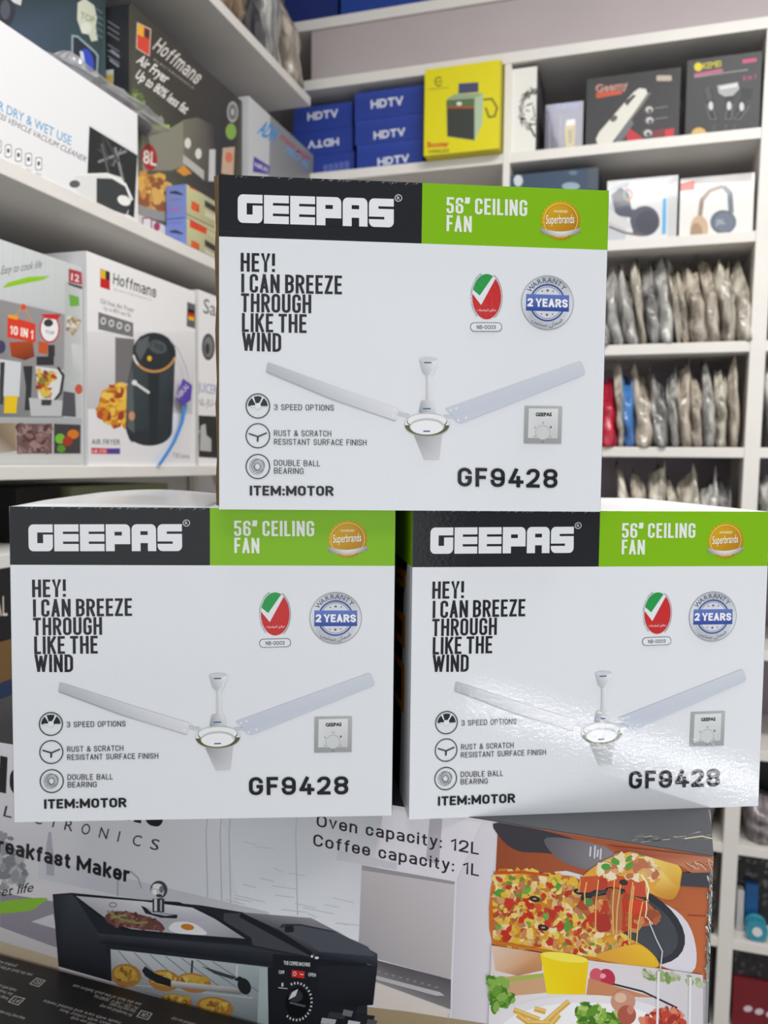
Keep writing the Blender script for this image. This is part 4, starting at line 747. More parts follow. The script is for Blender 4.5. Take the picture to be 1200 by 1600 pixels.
# strap and tag hanging on the white fryer carton
def strap_tag():
    X = XL+.004
    pts = [on_x(px, py, X) for px, py in ((266, 532), (278, 545), (290, 572), (296, 600), (297, 625), (293, 640))]
    blue = [on_x(px, py, X) for px, py in ((290, 632), (284, 660), (272, 690), (258, 712), (248, 727))]
    c = on_x(288, 610, X); e = empty('strap_tag', (X, c[1], c[2]-.1), 0, 'purple tag on a clear and blue strap in front of the white air fryer carton', 'tag')
    off = np.array(e.location)
    V, F = tube([p-off for p in pts], .0016); mesh_ob('clear_strap', V, F, M['clear'], e, True)
    V, F = [], []
    for p in blue: q = p-off; V += [q+np.array((0, -.005, 0)), q+np.array((0, .005, 0)), q+np.array((.0012, .005, 0)), q+np.array((.0012, -.005, 0))]
    for i in range(len(blue)-1):
        for k in range(4): F.append((4*i+k, 4*i+(k+1) % 4, 4*i+4+(k+1) % 4, 4*i+4+k))
    F += [(3, 2, 1, 0), tuple(range(len(V)-4, len(V)))]
    mesh_ob('blue_strap', V, F, M['blue_strap'], e)
    q = [on_x(px, py, X+.002)-off for px, py in ((277, 622), (285, 592), (299, 602), (297, 625), (284, 634))]
    V = q+[p+np.array((.002, 0, 0)) for p in q]; F = [(4, 3, 2, 1, 0), (5, 6, 7, 8, 9)]+[(i, (i+1) % 5, 5+(i+1) % 5, 5+i) for i in range(5)]
    mesh_ob('tag_plate', V, F, M['purple'], e)
    a = Art((X+.0042, c[1], c[2]), (0, 1, 0), (0, 0, 1), 9, 9); a.O = np.array((X+.0042, -1, 0.0)); a.W = a.H = 9
    a.crop(0, 350, 3.333); a.text('NIKAI', (935, 910), (985, 850), 26, (214, 206, 236), bold=.02)
    o = a.build('lettering', M['print'], e, Matrix(((0, 0, 1, a.O[0]-off[0]), (1, 0, 0, a.O[1]-off[1]), (0, 1, 0, a.O[2]-off[2]), (0, 0, 0, 1))))
strap_tag()
# under that shelf, left of and behind the fan cartons
left_box('olive_carton', 'olive carton in the dark under the left shelf, behind the lower left fan carton', -1.0, 112, 262, 750, 1.10, 1.549, .2, (150, 152, 120), lambda a: a.fill((140, 142, 110)))
left_box('black_carton', 'added black block standing in for the dark void under the left shelf', -1.0, 1.125, 1.226, 750, 1.10, 1.55, .2, (24, 24, 26), lambda a: a.fill((24, 24, 26)))  # block added in black to stand in for the shade under the shelf
def lowstack(y0, y1, z0, z1, c, lab, art=None): return left_box('stacked_carton', lab, -.905, .62, 1.12, 900, z0, z1, .27, c, art, group='cartons stacked at the far left')
lowstack(0, 0, 1.10, 1.268, (44, 58, 92), 'dark blue carton at the bottom of the far left stack'); lowstack(0, 0, 1.268, 1.330, (120, 92, 56), 'thin brown carton on the dark blue one in the far left stack')
def ltr(a): a.fill((36, 36, 38)); a.crop(0, 730, 3.405); a.text('DIGITAL', (-190, 795), (40, 790), 105, (226, 214, 206))
lowstack(0, 0, 1.330, 1.437, (36, 36, 38), 'black carton with white letters in the far left stack', ltr); lowstack(0, 0, 1.437, 1.458, (226, 226, 224), 'thin white carton on top of the far left stack')

# ------------------------------------------------------------------ left shelving: middle shelf
def vac(a):
    a.crop(0, 0, 2.4); a.fill((234, 234, 236))
    a.text('FOR DRY & WET USE', (-50, 390), (266, 546), 37, (90, 160, 205), bold=.008); a.text('WIRELESS VEHICLE VACUUM CLEANER', (-80, 405), (320, 608), 20, (70, 68, 76), bold=.0)
    for k in range(5): a.rrect(-20+38*k, 525+16*k, 6+38*k, 575+16*k, 8, (150, 150, 154)); a.rrect(-17+38*k, 529+16*k, 3+38*k, 571+16*k, 7, (244, 244, 246)); a.ell(-7+38*k, 549+16*k, 6, 9, (96, 96, 100), 10); a.line([(-18+38*k, 585+16*k), (4+38*k, 594+16*k)], 4, (170, 170, 174))
    a.poly([(335, 470), (520, 580), (505, 818), (325, 720)], (42, 44, 46))
    for k in range(8): r = random.Random(k); a.line([(350+r.uniform(0, 130), 500+r.uniform(0, 70)), (360+r.uniform(0, 130), 640+r.uniform(-40, 50))], r.uniform(4, 12), r.choice([(90, 92, 94), (70, 72, 74), (130, 132, 134)]))
    a.poly([(285, 660), (400, 648), (455, 665), (495, 740), (480, 800), (440, 795), (300, 730), (268, 690)], (226, 226, 224)); a.poly([(362, 668), (420, 670), (470, 700), (494, 770), (470, 805), (400, 780), (362, 760)], (60, 64, 66)); a.ell(280, 690, 20, 14, (96, 96, 98)); a.ell(465, 752, 26, 18, (240, 240, 238), rot=25)
    a.line([(300, 655), (400, 652), (470, 690), (497, 750)], 7, (240, 240, 238)); a.line([(335, 468), (520, 580), (507, 818)], 9, (226, 226, 228))
vac_loc = None
left_box('vacuum_carton', 'white carton of a vehicle vacuum cleaner on the left middle shelf', XL-.002, .86, 215, 260, 2.03, 2.221, .09, (238, 238, 240), vac)
def green_art(a):
    a.fill((66, 84, 84)); a.crop(0, 0, 4.615)
    a.poly([(-200, -60), (760, -60), (720, 700), (-200, 420)], [(48, 62, 62), (52, 66, 68), (60, 84, 88), (78, 92, 116)])
    a.ell(40, 80, 70, 110, (54, 56, 66)); a.ell(38, 70, 36, 70, (84, 88, 98)); a.poly([(60, -20), (160, -20), (150, 40), (100, 20)], (206, 208, 206))
    a.poly([(-20, 240), (45, 280), (40, 500), (-20, 470)], (66, 80, 160)); a.poly([(38, 285), (215, 400), (200, 590), (40, 500)], (56, 54, 62)); a.line([(45, 285), (215, 400), (196, 590)], 7, (150, 156, 160))
    a.poly([(560, 20), (610, -10), (680, 40), (700, 130), (690, 190), (705, 290), (660, 300), (640, 250), (590, 240), (556, 140)], (206, 210, 190)); a.text('TOP', (580, 130), (680, 170), 50, (120, 130, 90)); a.ell(620, 200, 40, 40, (222, 224, 214))
    a.poly([(515, 250), (560, 255), (690, 370), (712, 400), (700, 600), (680, 605), (530, 500), (515, 470)], (150, 168, 172)); a.poly([(528, 268), (556, 270), (685, 385), (698, 410), (690, 585), (540, 488), (528, 465)], (50, 54, 66)); a.ell(630, 440, 44, 92, (60, 84, 196), rot=-14); a.poly([(575, 365), (600, 375), (620, 500), (590, 500)], (214, 220, 230))
    for k in range(5): a.line([(690, 60+45*k), (740, 95+45*k)], 8, (110, 124, 130))
    for k in range(3): a.line([(545, 540+26*k), (660, 610+26*k)], 8, (100, 116, 118))
left_box('dark_green_carton', 'dark green appliance carton standing behind the white vacuum carton', -1.0, .86, 165, 80, 2.03, 2.50, .25, (60, 78, 78), green_art)
def fry8(a):
    a.fill((74, 72, 60)); a.crop(0, 0, 2.4)
    a.poly([(495, 20), (700, 130), (900, 350), (870, 900), (480, 900)], [(66, 64, 56), (84, 82, 64), (60, 56, 60), (54, 52, 56), (112, 112, 96)])
    a.poly([(515, 85), (565, 110), (560, 210), (512, 180)], (214, 74, 52)); a.poly([(516, 88), (540, 100), (538, 140), (516, 128)], (232, 176, 50)); a.poly([(542, 104), (562, 114), (560, 148), (542, 136)], (60, 58, 54)); a.line([(515, 85), (565, 110), (560, 210), (512, 180)], 3, (220, 210, 200), True)
    a.text('Hoffmans', (570, 182), (735, 318), 52, (214, 208, 202), font='s', ratio=.76, weight=.155, gap=.14); a.text('ELECTRONICS', (575, 225), (725, 335), 8, (170, 166, 158)); a.text('Air Fryer', (510, 232), (622, 314), 36, (234, 232, 226), bold=.02); a.text('Up to 80% less fat', (505, 288), (694, 428), 34, (234, 232, 226), bold=.02); a.text('with', (566, 448), (612, 460), 26, (206, 206, 190)); a.rect(548, 468, 636, 490, (170, 210, 50))
    a.scatter([(490, 340), (520, 350), (545, 410), (490, 400)], 30, 12, [(110, 130, 70), (140, 156, 90), (90, 110, 60)], 61)
    a.poly([(530, 495), (640, 480), (690, 450), (700, 620), (640, 640), (535, 640)], (140, 138, 124)); a.poly([(685, 450), (740, 440), (800, 470), (815, 680), (760, 680), (690, 600)], [(120, 118, 100), (110, 106, 96), (70, 64, 66), (66, 62, 64), (84, 80, 74), (116, 112, 96)])
    for q in ((704, 537), (744, 576)): a.ell(q[0], q[1], 12, 20, (226, 224, 216))
    a.poly([(688, 580), (765, 640), (765, 675), (685, 610)], (190, 186, 180)); a.poly([(785, 560), (808, 560), (806, 680), (782, 680)], (206, 206, 206))
    a.ell(560, 590, 29, 50, (176, 50, 50), rot=-8); a.text('8L', (536, 610), (586, 622), 50, (240, 232, 226), bold=.02)
    chick = [(522, 640), (560, 655), (600, 650), (625, 690), (620, 800), (520, 770)]
    a.poly(chick, (190, 132, 66)); a.scatter(chick, 46, 17, [(206, 150, 76), (224, 176, 90), (150, 90, 50), (176, 114, 60), (230, 200, 90)], 62); a.poly([(660, 640), (690, 620), (720, 650), (690, 660)], (220, 150, 60)); a.poly([(515, 765), (620, 800), (620, 830), (515, 810)], (150, 150, 146)); a.poly([(510, 800), (650, 860), (640, 890), (510, 850)], (214, 212, 212)); a.rrect(532, 815, 570, 865, 5, (150, 70, 110)); a.rrect(537, 820, 565, 860, 5, (226, 224, 224)); a.ell(588, 850, 12, 16, (170, 60, 90))
    a.ell(872, 420, 21, 40, (170, 170, 170)); a.ell(872, 420, 15, 29, (110, 110, 108)); a.ell(872, 420, 7, 14, (180, 180, 178)); a.ell(866, 493, 20, 30, (140, 176, 84)); a.poly([(835, 555), (880, 550), (875, 660), (830, 650)], (206, 176, 150)); a.ell(858, 590, 14, 20, (220, 120, 90))
def fry8side(a):
    a.fill((44, 46, 50)); a.crop(0, 0, 4.615)
    for k in range(7): a.line([(775, 150+42*k), (860, 205+42*k)], 10, (120, 124, 134) if k not in (3,) else (44, 46, 50))
    a.line([(800, 360), (860, 410)], 16, (150, 154, 162)); a.line([(790, 430), (858, 480)], 16, (150, 154, 162)); a.poly([(735, 510), (820, 500), (815, 640), (730, 660)], (206, 210, 206)); a.poly([(735, 545), (815, 535), (812, 640), (730, 660)], (206, 176, 80)); a.line([(940, 30), (938, 700)], 16, (96, 92, 80)); a.poly([(700, 690), (820, 720), (810, 735), (740, 725)], (206, 206, 204)); a.line([(800, 640), (880, 700)], 16, (120, 118, 150))
left_box('air_fryer_carton', 'large dark air fryer carton with grey print on the left middle shelf', -.95, 205, 378, 90, 2.03, 2.449, .28, (58, 58, 58), fry8, side=fry8side)
for k, (za, zb2) in enumerate(((2.031, 2.083), (2.084, 2.149))):
    def sm(a, k=k):
        a.fill((196, 190, 150)); a.crop(200, 200, 4)
        dy = 245*(1-k)
        a.poly([(362, 300+dy), (540, 450+dy), (540, 620+dy), (362, 540+dy)], [(206, 206, 160), (176, 170, 140), (170, 166, 130), (196, 190, 140)])
        a.poly([(388, 315+dy-k*0), (495, 372+dy), (490, 420+dy), (385, 375+dy)], (220, 74, 42)); a.poly([(395, 455+dy), (445, 480+dy), (445, 530+dy), (400, 510+dy)], (206, 70, 44)); a.ell(415, 490+dy, 22, 28, (220, 96, 50)); a.poly([(480, 450+dy), (560, 500+dy), (560, 540+dy), (480, 490+dy)], (60, 58, 58)); a.poly([(480, 510+dy), (560, 560+dy), (560, 590+dy), (480, 550+dy)], (206, 200, 176)); a.line([(362, 535+dy), (540, 625+dy)], 7, (120, 116, 104))
    def sd(a, k=k):
        a.fill((130, 150, 222)); a.crop(200, 200, 4); dy = 245*(1-k)
        for q in (325, 350): a.line([(262, q+dy), (340, q-4+dy)], 5, (106, 124, 196))
        a.poly([(258, 398+dy), (300, 392+dy), (345, 412+dy), (340, 420+dy), (262, 408+dy)], (60, 64, 100)); a.line([(262, 450+dy), (330, 446+dy)], 5, (106, 124, 196))
        if k == 1 or k == 0: a.text('NEW', (268, 520+dy), (330, 518+dy), 18, (206, 90, 180), bold=.02)
    left_box('small_carton', ('lower' if k == 0 else 'upper')+' of two small blue sided red fronted cartons before the dark air fryer carton', XL-.001, 291, 1.70, 320, za, zb2, .046, (120, 136, 200), sm, side=sd, group='small blue sided cartons')
left_box('grey_carton', 'plain grey carton between the dark fryer carton and the white slanted carton', -1.16, 1.815, 1.853, 250, 2.03, 2.36, .2, (176, 176, 178), lambda a: a.fill((170, 170, 172)))
def adh(a):
    a.crop(200, 200, 4); a.fill((206, 206, 208)); a.poly([(890, -130), (1180, 190), (1180, 330), (880, 330)], [(150, 152, 154), (140, 142, 146), (120, 122, 126), (150, 150, 152)])
    a.text('ADH', (806, 30), (905, 88), 90, (60, 150, 214), bold=.03); a.poly([(786, 176), (886, 240), (880, 290), (780, 275)], (84, 74, 160)); a.text('NIKAI', (792, 240), (872, 276), 30, (226, 222, 240), bold=.02)
    a.text('STAND MIXER', (945, 60), (1130, 215), 24, (190, 60, 90), bold=.03); a.text('PRO 6L', (975, 145), (1125, 255), 42, (110, 160, 206), bold=.03); a.line([(745, -200), (735, 330)], 12, (232, 232, 234))
left_box('slanted_carton', 'white and grey carton with blue lettering at the far end of the left middle shelf', -.935, 388, 490, 200, 2.03, 2.462, .25, (196, 196, 198), adh)

# ------------------------------------------------------------------ bags
def bag_mesh(name, wx, dy, h, seed, lean=0.0, fat=0.5, rag=0.012, nz=14, na=26):
    """an upright pouch: flat sides, pinched along a ragged slanting top"""
    rnd = random.Random(seed); ph = [(rnd.randint(1, 4), rnd.uniform(2, 9), rnd.uniform(0, 6.3), rnd.uniform(.3, 1)) for _ in range(7)]
    slant = rnd.uniform(-1, 1)*rag*1.4; V, F = [], []
    for j in range(nz+1):
        t = j/nz; sh = (.80 if t < .02 else 1)*(1-.14*max(0, (t-.6)/.4)**1.5)
        dp = dy/2*(1 if t < .55 else 1-.8*((t-.55)/.45)**1.3)
        for i in range(na):
            a = 2*math.pi*i/na; cx, cy = math.cos(a), math.sin(a); sx = math.copysign(abs(cx)**.55, cx); sy = math.copysign(abs(cy)**.5, cy)
            wob = sum(k*math.sin(m*a+f*t*2.6+p) for m, f, p, k in ph)
            x = sx*wx*fat*sh*(1+wob*.05)+lean*t*h+wx*.06*math.sin(6*t+ph[0][2]); y = sy*dp*(1+wob*.05)+.012*math.sin(4*t+ph[1][2])
            z = h*t+max(0, t-.5)*2*(slant*sx+rag*.5*math.sin(3*a+ph[2][2])+rag*.4*math.sin(7*a+ph[3][2]))
            V.append((x, y, z))
    for j in range(nz):
        for i in range(na): F.append((j*na+i, j*na+(i+1) % na, (j+1)*na+(i+1) % na, (j+1)*na+i))
    F.append(tuple(range(na))[::-1]); F.append(tuple(range(nz*na, (nz+1)*na)))
    return V, F
def bag(loc, wx, dy, h, seed, m, label, group=None, lean=0.0, yaw=0.0, name='plastic_bag', rag=.012, fat=.5):
    V, F = bag_mesh(name, wx, dy, h, seed, lean, fat, rag); o = mesh_ob(name, V, F, m, None, True); o.location = loc; o.rotation_euler = (0, 0, yaw)
    return tag(o, label, 'bag', group)
R = random.Random(17)
def bag_row(z, x0, x1, hmin, hmax, row, special={}, step=.032):
    x = x0; i = 0; ln = R.uniform(-.2, -.1)
    while x < x1:
        wd = R.uniform(step*.55, step*1.35); h = R.uniform(hmin, hmax); m = special.get(i) or R.choice(BAGS+[BAGS[0], BAGS[1], BAGS[2]])
        lab, grp = 'crinkled clear plastic bag packed upright in the '+row, 'bags in the '+row
        if special.get(i): lab = {'bag_blue': 'blue plastic bag among the clear bags in the '+row, 'bag_red': 'red plastic bag beside the fan carton in the '+row}[[k for k in M if M[k] == special[i]][0]]
        ln = min(.0, max(-.2, ln+R.uniform(-.022, .026)))
        bag((x+wd/2, YB+.080+R.uniform(0, .012), z+.001), wd*1.12, .16, h, R.randint(0, 9999), m, lab, grp, lean=ln, yaw=R.uniform(-.02, .02), rag=.03)
        x += wd; i += 1
bag_row(1.902, -.17, .20, .165, .215, 'upper bag row on the back shelf')
bag_row(1.645, -.17, .20, .165, .20, 'middle bag row on the back shelf', {1: M['bag_red'], 3: M['bag_blue']})
bag_row(1.395, -.06, .20, .15, .185, 'lower bag row on the back shelf')
bag_row(1.902, .275, .46, .17, .215, 'upper bag row right of the white upright'); bag_row(1.645, .275, .46, .165, .2, 'middle bag row right of the white upright'); bag_row(1.395, .275, .46, .15, .185, 'lower bag row right of the white upright')
# bagged goods on the top left shelf
for k, (y, wd, h, mk, lab) in enumerate(((1.60, .10, .20, 'bag_black', 'black bag nearest on the top left shelf'), (1.70, .12, .30, 'bag_brown', 'brown bagged toy on the top left shelf'), (1.83, .11, .24, 'bag_black', 'dark grey bag beside the brown bag on the top left shelf'), (1.94, .10, .27, 'film', 'pale see-through bag on the top left shelf'), (2.045, .09, .24, 'brown2', 'beige crumpled bag at the end of the top left shelf'))):
    bag((XL-.075, y, 2.575), wd, .13, h, 300+k, BAGS[1] if mk == 'film' else BAGS[2] if mk == 'brown2' else M[mk], lab, None, yaw=math.pi/2, rag=.02)
# crumpled film bag lying over the vacuum carton
def film_bag():
    pts = [(44, 122), (60, 104), (92, 84), (112, 98), (132, 116), (152, 128), (176, 142), (205, 165), (236, 206)]; base = [(44, 126), (58, 134), (85, 150), (104, 164), (120, 178), (138, 188), (160, 200), (188, 212), (222, 232)]
    V, F = [], []; n = len(pts); na = 16; rnd = random.Random(5); zmin = 2.2235
    e = empty('film_bag', (XL-.045, 1.1, zmin), 0, 'crumpled clear film bag with a black item inside, lying on the white vacuum carton', 'bag')
    off = np.array(e.location); mid = []
    for i in range(n):
        a = on_x(*pts[i], XL-.045); b = on_x(*base[i], XL-.045); top = max(a[2], zmin+.006); y = (a[1]+b[1])/2; mid.append((y, top))
        for k in range(na):
            t = 2*math.pi*k/na; q = 1+.16*math.sin(5*t+i*1.7)+rnd.uniform(-.1, .1)
            V.append((.040*math.cos(t)*q, y-off[1]+.012*math.sin(3*t+i)+rnd.uniform(-.006, .006), max(0.0005, (top-zmin)*(.5+.5*math.sin(t)*min(q, 1.06)))))
    for i in range(n-1):
        for k in range(na): F.append((i*na+k, i*na+(k+1) % na, (i+1)*na+(k+1) % na, (i+1)*na+k))
    F.append(tuple(range(na))[::-1]); F.append(tuple(range((n-1)*na, n*na)))
    mesh_ob('film', V, F, M['bag_film'], e)
    y0, y1 = mid[5][0]-off[1], mid[8][0]-off[1]
    V, F = tube([(0, y0, .020), (0, (y0*.65+y1*.35), .022), (0, y0*.2+y1*.8, .016), (0, y1, .013)], .0125, 10); mesh_ob('black_item', V, F, M['black'], e, True)
film_bag()

# ------------------------------------------------------------------ back shelving: HDTV cell
SZ = 2.404
HB = (44, 66, 152)
def hd(t, x0, y0, x1, y1, h):
    def f(a): a.fill(HB); a.crop(440, 0, 3.333); a.uvpoly([(0, a.H*.55), (a.W, a.H*.55), (a.W, a.H), (0, a.H)], [(42, 64, 150), (42, 64, 150), (50, 74, 164), (50, 74, 164)]); a.text(t, (x0, y0), (x1, y1), h, (216, 220, 232), font='s', ratio=.95, weight=.24, gap=.08)
    return f
def hdlines(a):
    a.fill(HB); a.crop(440, 0, 3.333)
    for k in range(8):
        for j in range(5): a.rect(218+28*j, 860+8*k-5*j, 240+28*j, 864+8*k-5*j, (120, 136, 196))
GH = 'blue receiver boxes in the upper cell'
for (p0, p1, z0, z1, art, lab) in ((-.80, -.612, SZ+.001, SZ+.066, hd('HDTV', 500, 865, 665, 843, 42), 'blue HDTV box at the bottom of the right pile, beside the yellow box'), (-.806, -.612, SZ+.067, SZ+.132, hd('HDTV', 480, 727, 645, 705, 42), 'blue HDTV box in the middle of the right pile, beside the yellow box'), (-.808, -.612, SZ+.133, SZ+.206, hd('HDTV', 465, 568, 635, 545, 46), 'blue HDTV box on top of the right pile, beside the yellow box'),
                                   (-1.0, -.815, SZ+.001, SZ+.060, hdlines, 'blue box with rows of small print at the bottom of the left pile'), (-1.01, -.820, SZ+.061, SZ+.128, None, 'blue HDTV box turned upside down in the middle of the left pile'), (-1.0, -.822, SZ+.129, SZ+.195, hd('HDTV', 135, 630, 295, 608, 42), 'blue HDTV box on top of the left pile')):
    if art is None:
        def art(a): a.fill(HB); a.crop(440, 0, 3.333); a.text('HDTV', (298, 716), (135, 736), 40, (216, 220, 232), font='s', ratio=.95, weight=.24, gap=.08)
    back_box('receiver_box', lab, YB+.012+(.0 if p0 > -.81 else .02), p0, p1, 0, z0, z1, .15, (38, 58, 138), art, group=GH)
def speaker(a):
    a.fill((226, 214, 22)); a.crop(440, 0, 3.333); a.ring(818, 425, 18, 22, 7, (110, 104, 30), 20, 40, 320); a.line([(808, 425), (838, 425)], 6, (110, 104, 30)); a.text('GEEMAX', (766, 472), (872, 462), 12, (150, 142, 30))
    a.poly([(922, 435), (1025, 428), (1025, 480), (920, 488)], (72, 74, 110)); a.line([(1040, 520), (1095, 515), (1122, 560), (1110, 605), (1080, 610), (1062, 560)], 11, (120, 116, 40))
    a.poly([(858, 520), (900, 490), (1050, 485), (1045, 645), (1005, 732), (862, 712)], (110, 128, 96)); a.poly([(900, 490), (1050, 485), (1005, 512), (858, 522)], (150, 170, 140)); a.poly([(858, 522), (1005, 514), (1005, 555), (858, 560)], (92, 110, 70)); a.poly([(1005, 512), (1050, 485), (1045, 645), (1005, 732)], (176, 196, 166)); a.poly([(862, 560), (1003, 562), (1003, 728), (864, 708)], (58, 62, 56)); a.line([(862, 560), (1003, 560)], 8, (190, 80, 40)); a.ell(925, 540, 14, 10, (226, 230, 220))
    a.text('Booster', (760, 768), (872, 762), 28, (206, 40, 50), bold=.03); a.text('WIRELESS', (762, 800), (872, 792), 18, (110, 104, 40), bold=.02); a.text('SPEAKER', (770, 818), (850, 812), 10, (150, 142, 40))
back_box('speaker_box', 'yellow box with a speaker picture beside the blue boxes', YB-.035, 663, 781, 180, SZ+.001, 2.6255, .11, (214, 200, 20), speaker, side=lambda a: a.fill((206, 192, 20)), sidekind='right')
# ------------------------------------------------------------------ back shelving: clipper cell
def lion(a):
    a.fill((236, 234, 228)); a.crop(780, 60, 2.857)
    rnd = random.Random(7)
    for k in range(26):
        t = math.radians(95+k*8.5); r0 = rnd.uniform(38, 50); r1 = rnd.uniform(58, 72); a.line([(150+r0*math.cos(t), 320+1.5*r0*math.sin(t)), (150+(r0+r1)*.52*math.cos(t+.2), 320+.78*(r0+r1)*math.sin(t+.2)), (150+r1*math.cos(t+.1), 320+1.5*r1*math.sin(t+.1))], rnd.uniform(3, 8), (60, 62, 62))
    a.line([(120, 300), (150, 290)], 6, (60, 62, 62)); a.line([(118, 320), (135, 325)], 5, (60, 62, 62)); a.line([(152, 300), (158, 350), (140, 362), (165, 366)], 5, (60, 62, 62)); a.line([(135, 385), (165, 382)], 6, (60, 62, 62)); a.line([(140, 400), (160, 440)], 9, (60, 62, 62))
back_box('lion_box', 'narrow white box with a black lion head beside the white upright', YB+.01, 798, 838, 170, SZ+.001, 2.618, .16, (92, 88, 92), lion, side=lambda a: a.fill((104, 100, 104)), sidekind='right')
def clip(a):
    a.fill((84, 82, 100)); a.crop(780, 60, 2.857); a.poly([(215, 285), (370, 275), (370, 510), (215, 510)], [(70, 72, 120), (76, 80, 132), (86, 84, 96), (96, 94, 104)]); a.text('Kemei', (255, 318), (355, 305), 32, (96, 110, 176), bold=.02); a.poly([(292, 395), (340, 380), (335, 510), (300, 510)], (170, 150, 50)); a.poly([(300, 365), (338, 358), (340, 385), (296, 392)], (206, 204, 206)); a.poly([(306, 410), (328, 405), (326, 470), (310, 470)], (120, 104, 40)); a.line([(225, 370), (225, 500)], 8, (130, 130, 144)); a.line([(275, 340), (270, 500)], 6, (120, 120, 134))
back_box('clipper_pack', 'see-through clipper pack with a gold trimmer between lion box and black box', YB+.03, 852, 911, 190, SZ+.001, 2.526, .12, (88, 86, 100), clip, m=M['window_film'])
def geemy(a):
    a.fill((48, 50, 52)); a.crop(780, 60, 2.857)
    a.poly([(380, 190), (800, 120), (800, 470), (380, 500)], [(54, 56, 58), (44, 44, 46), (56, 54, 56), (60, 60, 64)])
    a.text('Geemy', (432, 242), (575, 222), 34, (170, 176, 176), bold=.02); a.poly([(432, 245), (550, 228), (548, 248), (434, 268)], (206, 84, 56)); a.text('Geemy', (430, 240), (572, 220), 34, (206, 110, 70), bold=.0); a.rrect(702, 165, 770, 190, 6, (190, 176, 160))
    a.poly([(560, 410), (580, 400), (640, 445), (630, 480), (580, 480)], (196, 44, 56)); a.poly([(725, 410), (780, 400), (778, 460), (740, 468)], (206, 50, 62)); a.poly([(650, 420), (740, 400), (740, 470), (660, 480)], (120, 52, 58))
    for x, y, rr_ in ((666, 320, 24), (668, 368, 24), (660, 425, 26), (655, 465, 18)): a.ell(x, y, rr_, rr_, (70, 68, 70)); a.ell(x+4, y-2, rr_*.7, rr_*.6, (206, 204, 200), 14); a.ell(x+6, y+3, rr_*.4, rr_*.4, (90, 88, 90), 10)
    for y in (312, 360): a.line([(695, y), (752, y-8)], 5, (120, 120, 122))
    a.poly([(505, 490), (530, 430), (560, 390), (590, 360), (600, 380), (560, 440), (520, 495)], (110, 114, 118))
    a.poly([(432, 450), (445, 420), (600, 240), (625, 222), (655, 225), (662, 245), (640, 280), (500, 470), (470, 488), (442, 482)], (226, 224, 214)); a.poly([(662, 245), (680, 240), (640, 300), (580, 375), (560, 392)], (120, 118, 112)); a.poly([(560, 285), (600, 250), (610, 256), (570, 302)], (60, 58, 56)); a.ell(512, 358, 18, 12, (96, 92, 88), rot=-40)
back_box('trimmer_box', 'black trimmer box with a white hair clipper picture in the upper right cell', YB+.012, 916, 1062, 170, SZ+.001, 2.571, .1, (40, 42, 44), geemy)
def kemei(a):
    a.fill((52, 55, 56)); a.crop(930, 0, 3.81)
    a.ell(613, 398, 24, 26, (226, 206, 30)); a.text('KEMEI', (640, 412), (750, 395), 36, (206, 192, 40), bold=.02); a.poly([(590, 438), (760, 408), (760, 428), (590, 458)], (190, 90, 130)); a.line([(590, 460), (910, 414)], 6, (150, 150, 152)); a.poly([(876, 355), (962, 345), (960, 366), (878, 378)], (206, 70, 120)); a.text('5 in 1', (880, 480), (958, 466), 26, (190, 60, 110), bold=.02)
    for (x, y, tx, ty) in ((672, 520, 705, 720), (800, 520, 795, 720), (900, 530, 845, 720)):
        a.poly([(x-26, y+20), (x+24, y+10), (tx+22, ty), (tx-24, ty)], (36, 38, 40)); a.line([(x-14, y+100), (tx-20, ty-10), (tx+16, ty-10), (x+20, y+100)], 5, (110, 112, 114)); a.ell((x+tx)/2, (y+ty)/2+10, 14, 26, (206, 208, 206))
    a.poly([(726, 510), (850, 488), (858, 530), (820, 570), (770, 575), (735, 555)], (170, 172, 170)); a.poly([(740, 515), (845, 495), (850, 515), (745, 535)], (214, 216, 212)); a.poly([(650, 530), (676, 510), (700, 590), (668, 600)], (70, 72, 74)); a.poly([(865, 520), (940, 530), (925, 590), (870, 580)], (30, 32, 34))
    for x in (710, 780, 830): a.line([(x, 740), (x-6, 800)], 16, (70, 74, 76)); a.ell(705, 808, 26, 12, (206, 208, 208)); a.ell(618, 802, 46, 44, (206, 166, 90)); a.ell(618, 802, 36, 34, (214, 180, 110)); a.text('2 Yrs', (595, 812), (642, 804), 18, (150, 110, 40))
back_box('shaver_box', 'dark shaver set box with three trimmers, at the right end of the upper cell', YB+.004, 1072, .2195, 150, SZ+.001, 2.581, .1, (44, 46, 48), kemei)
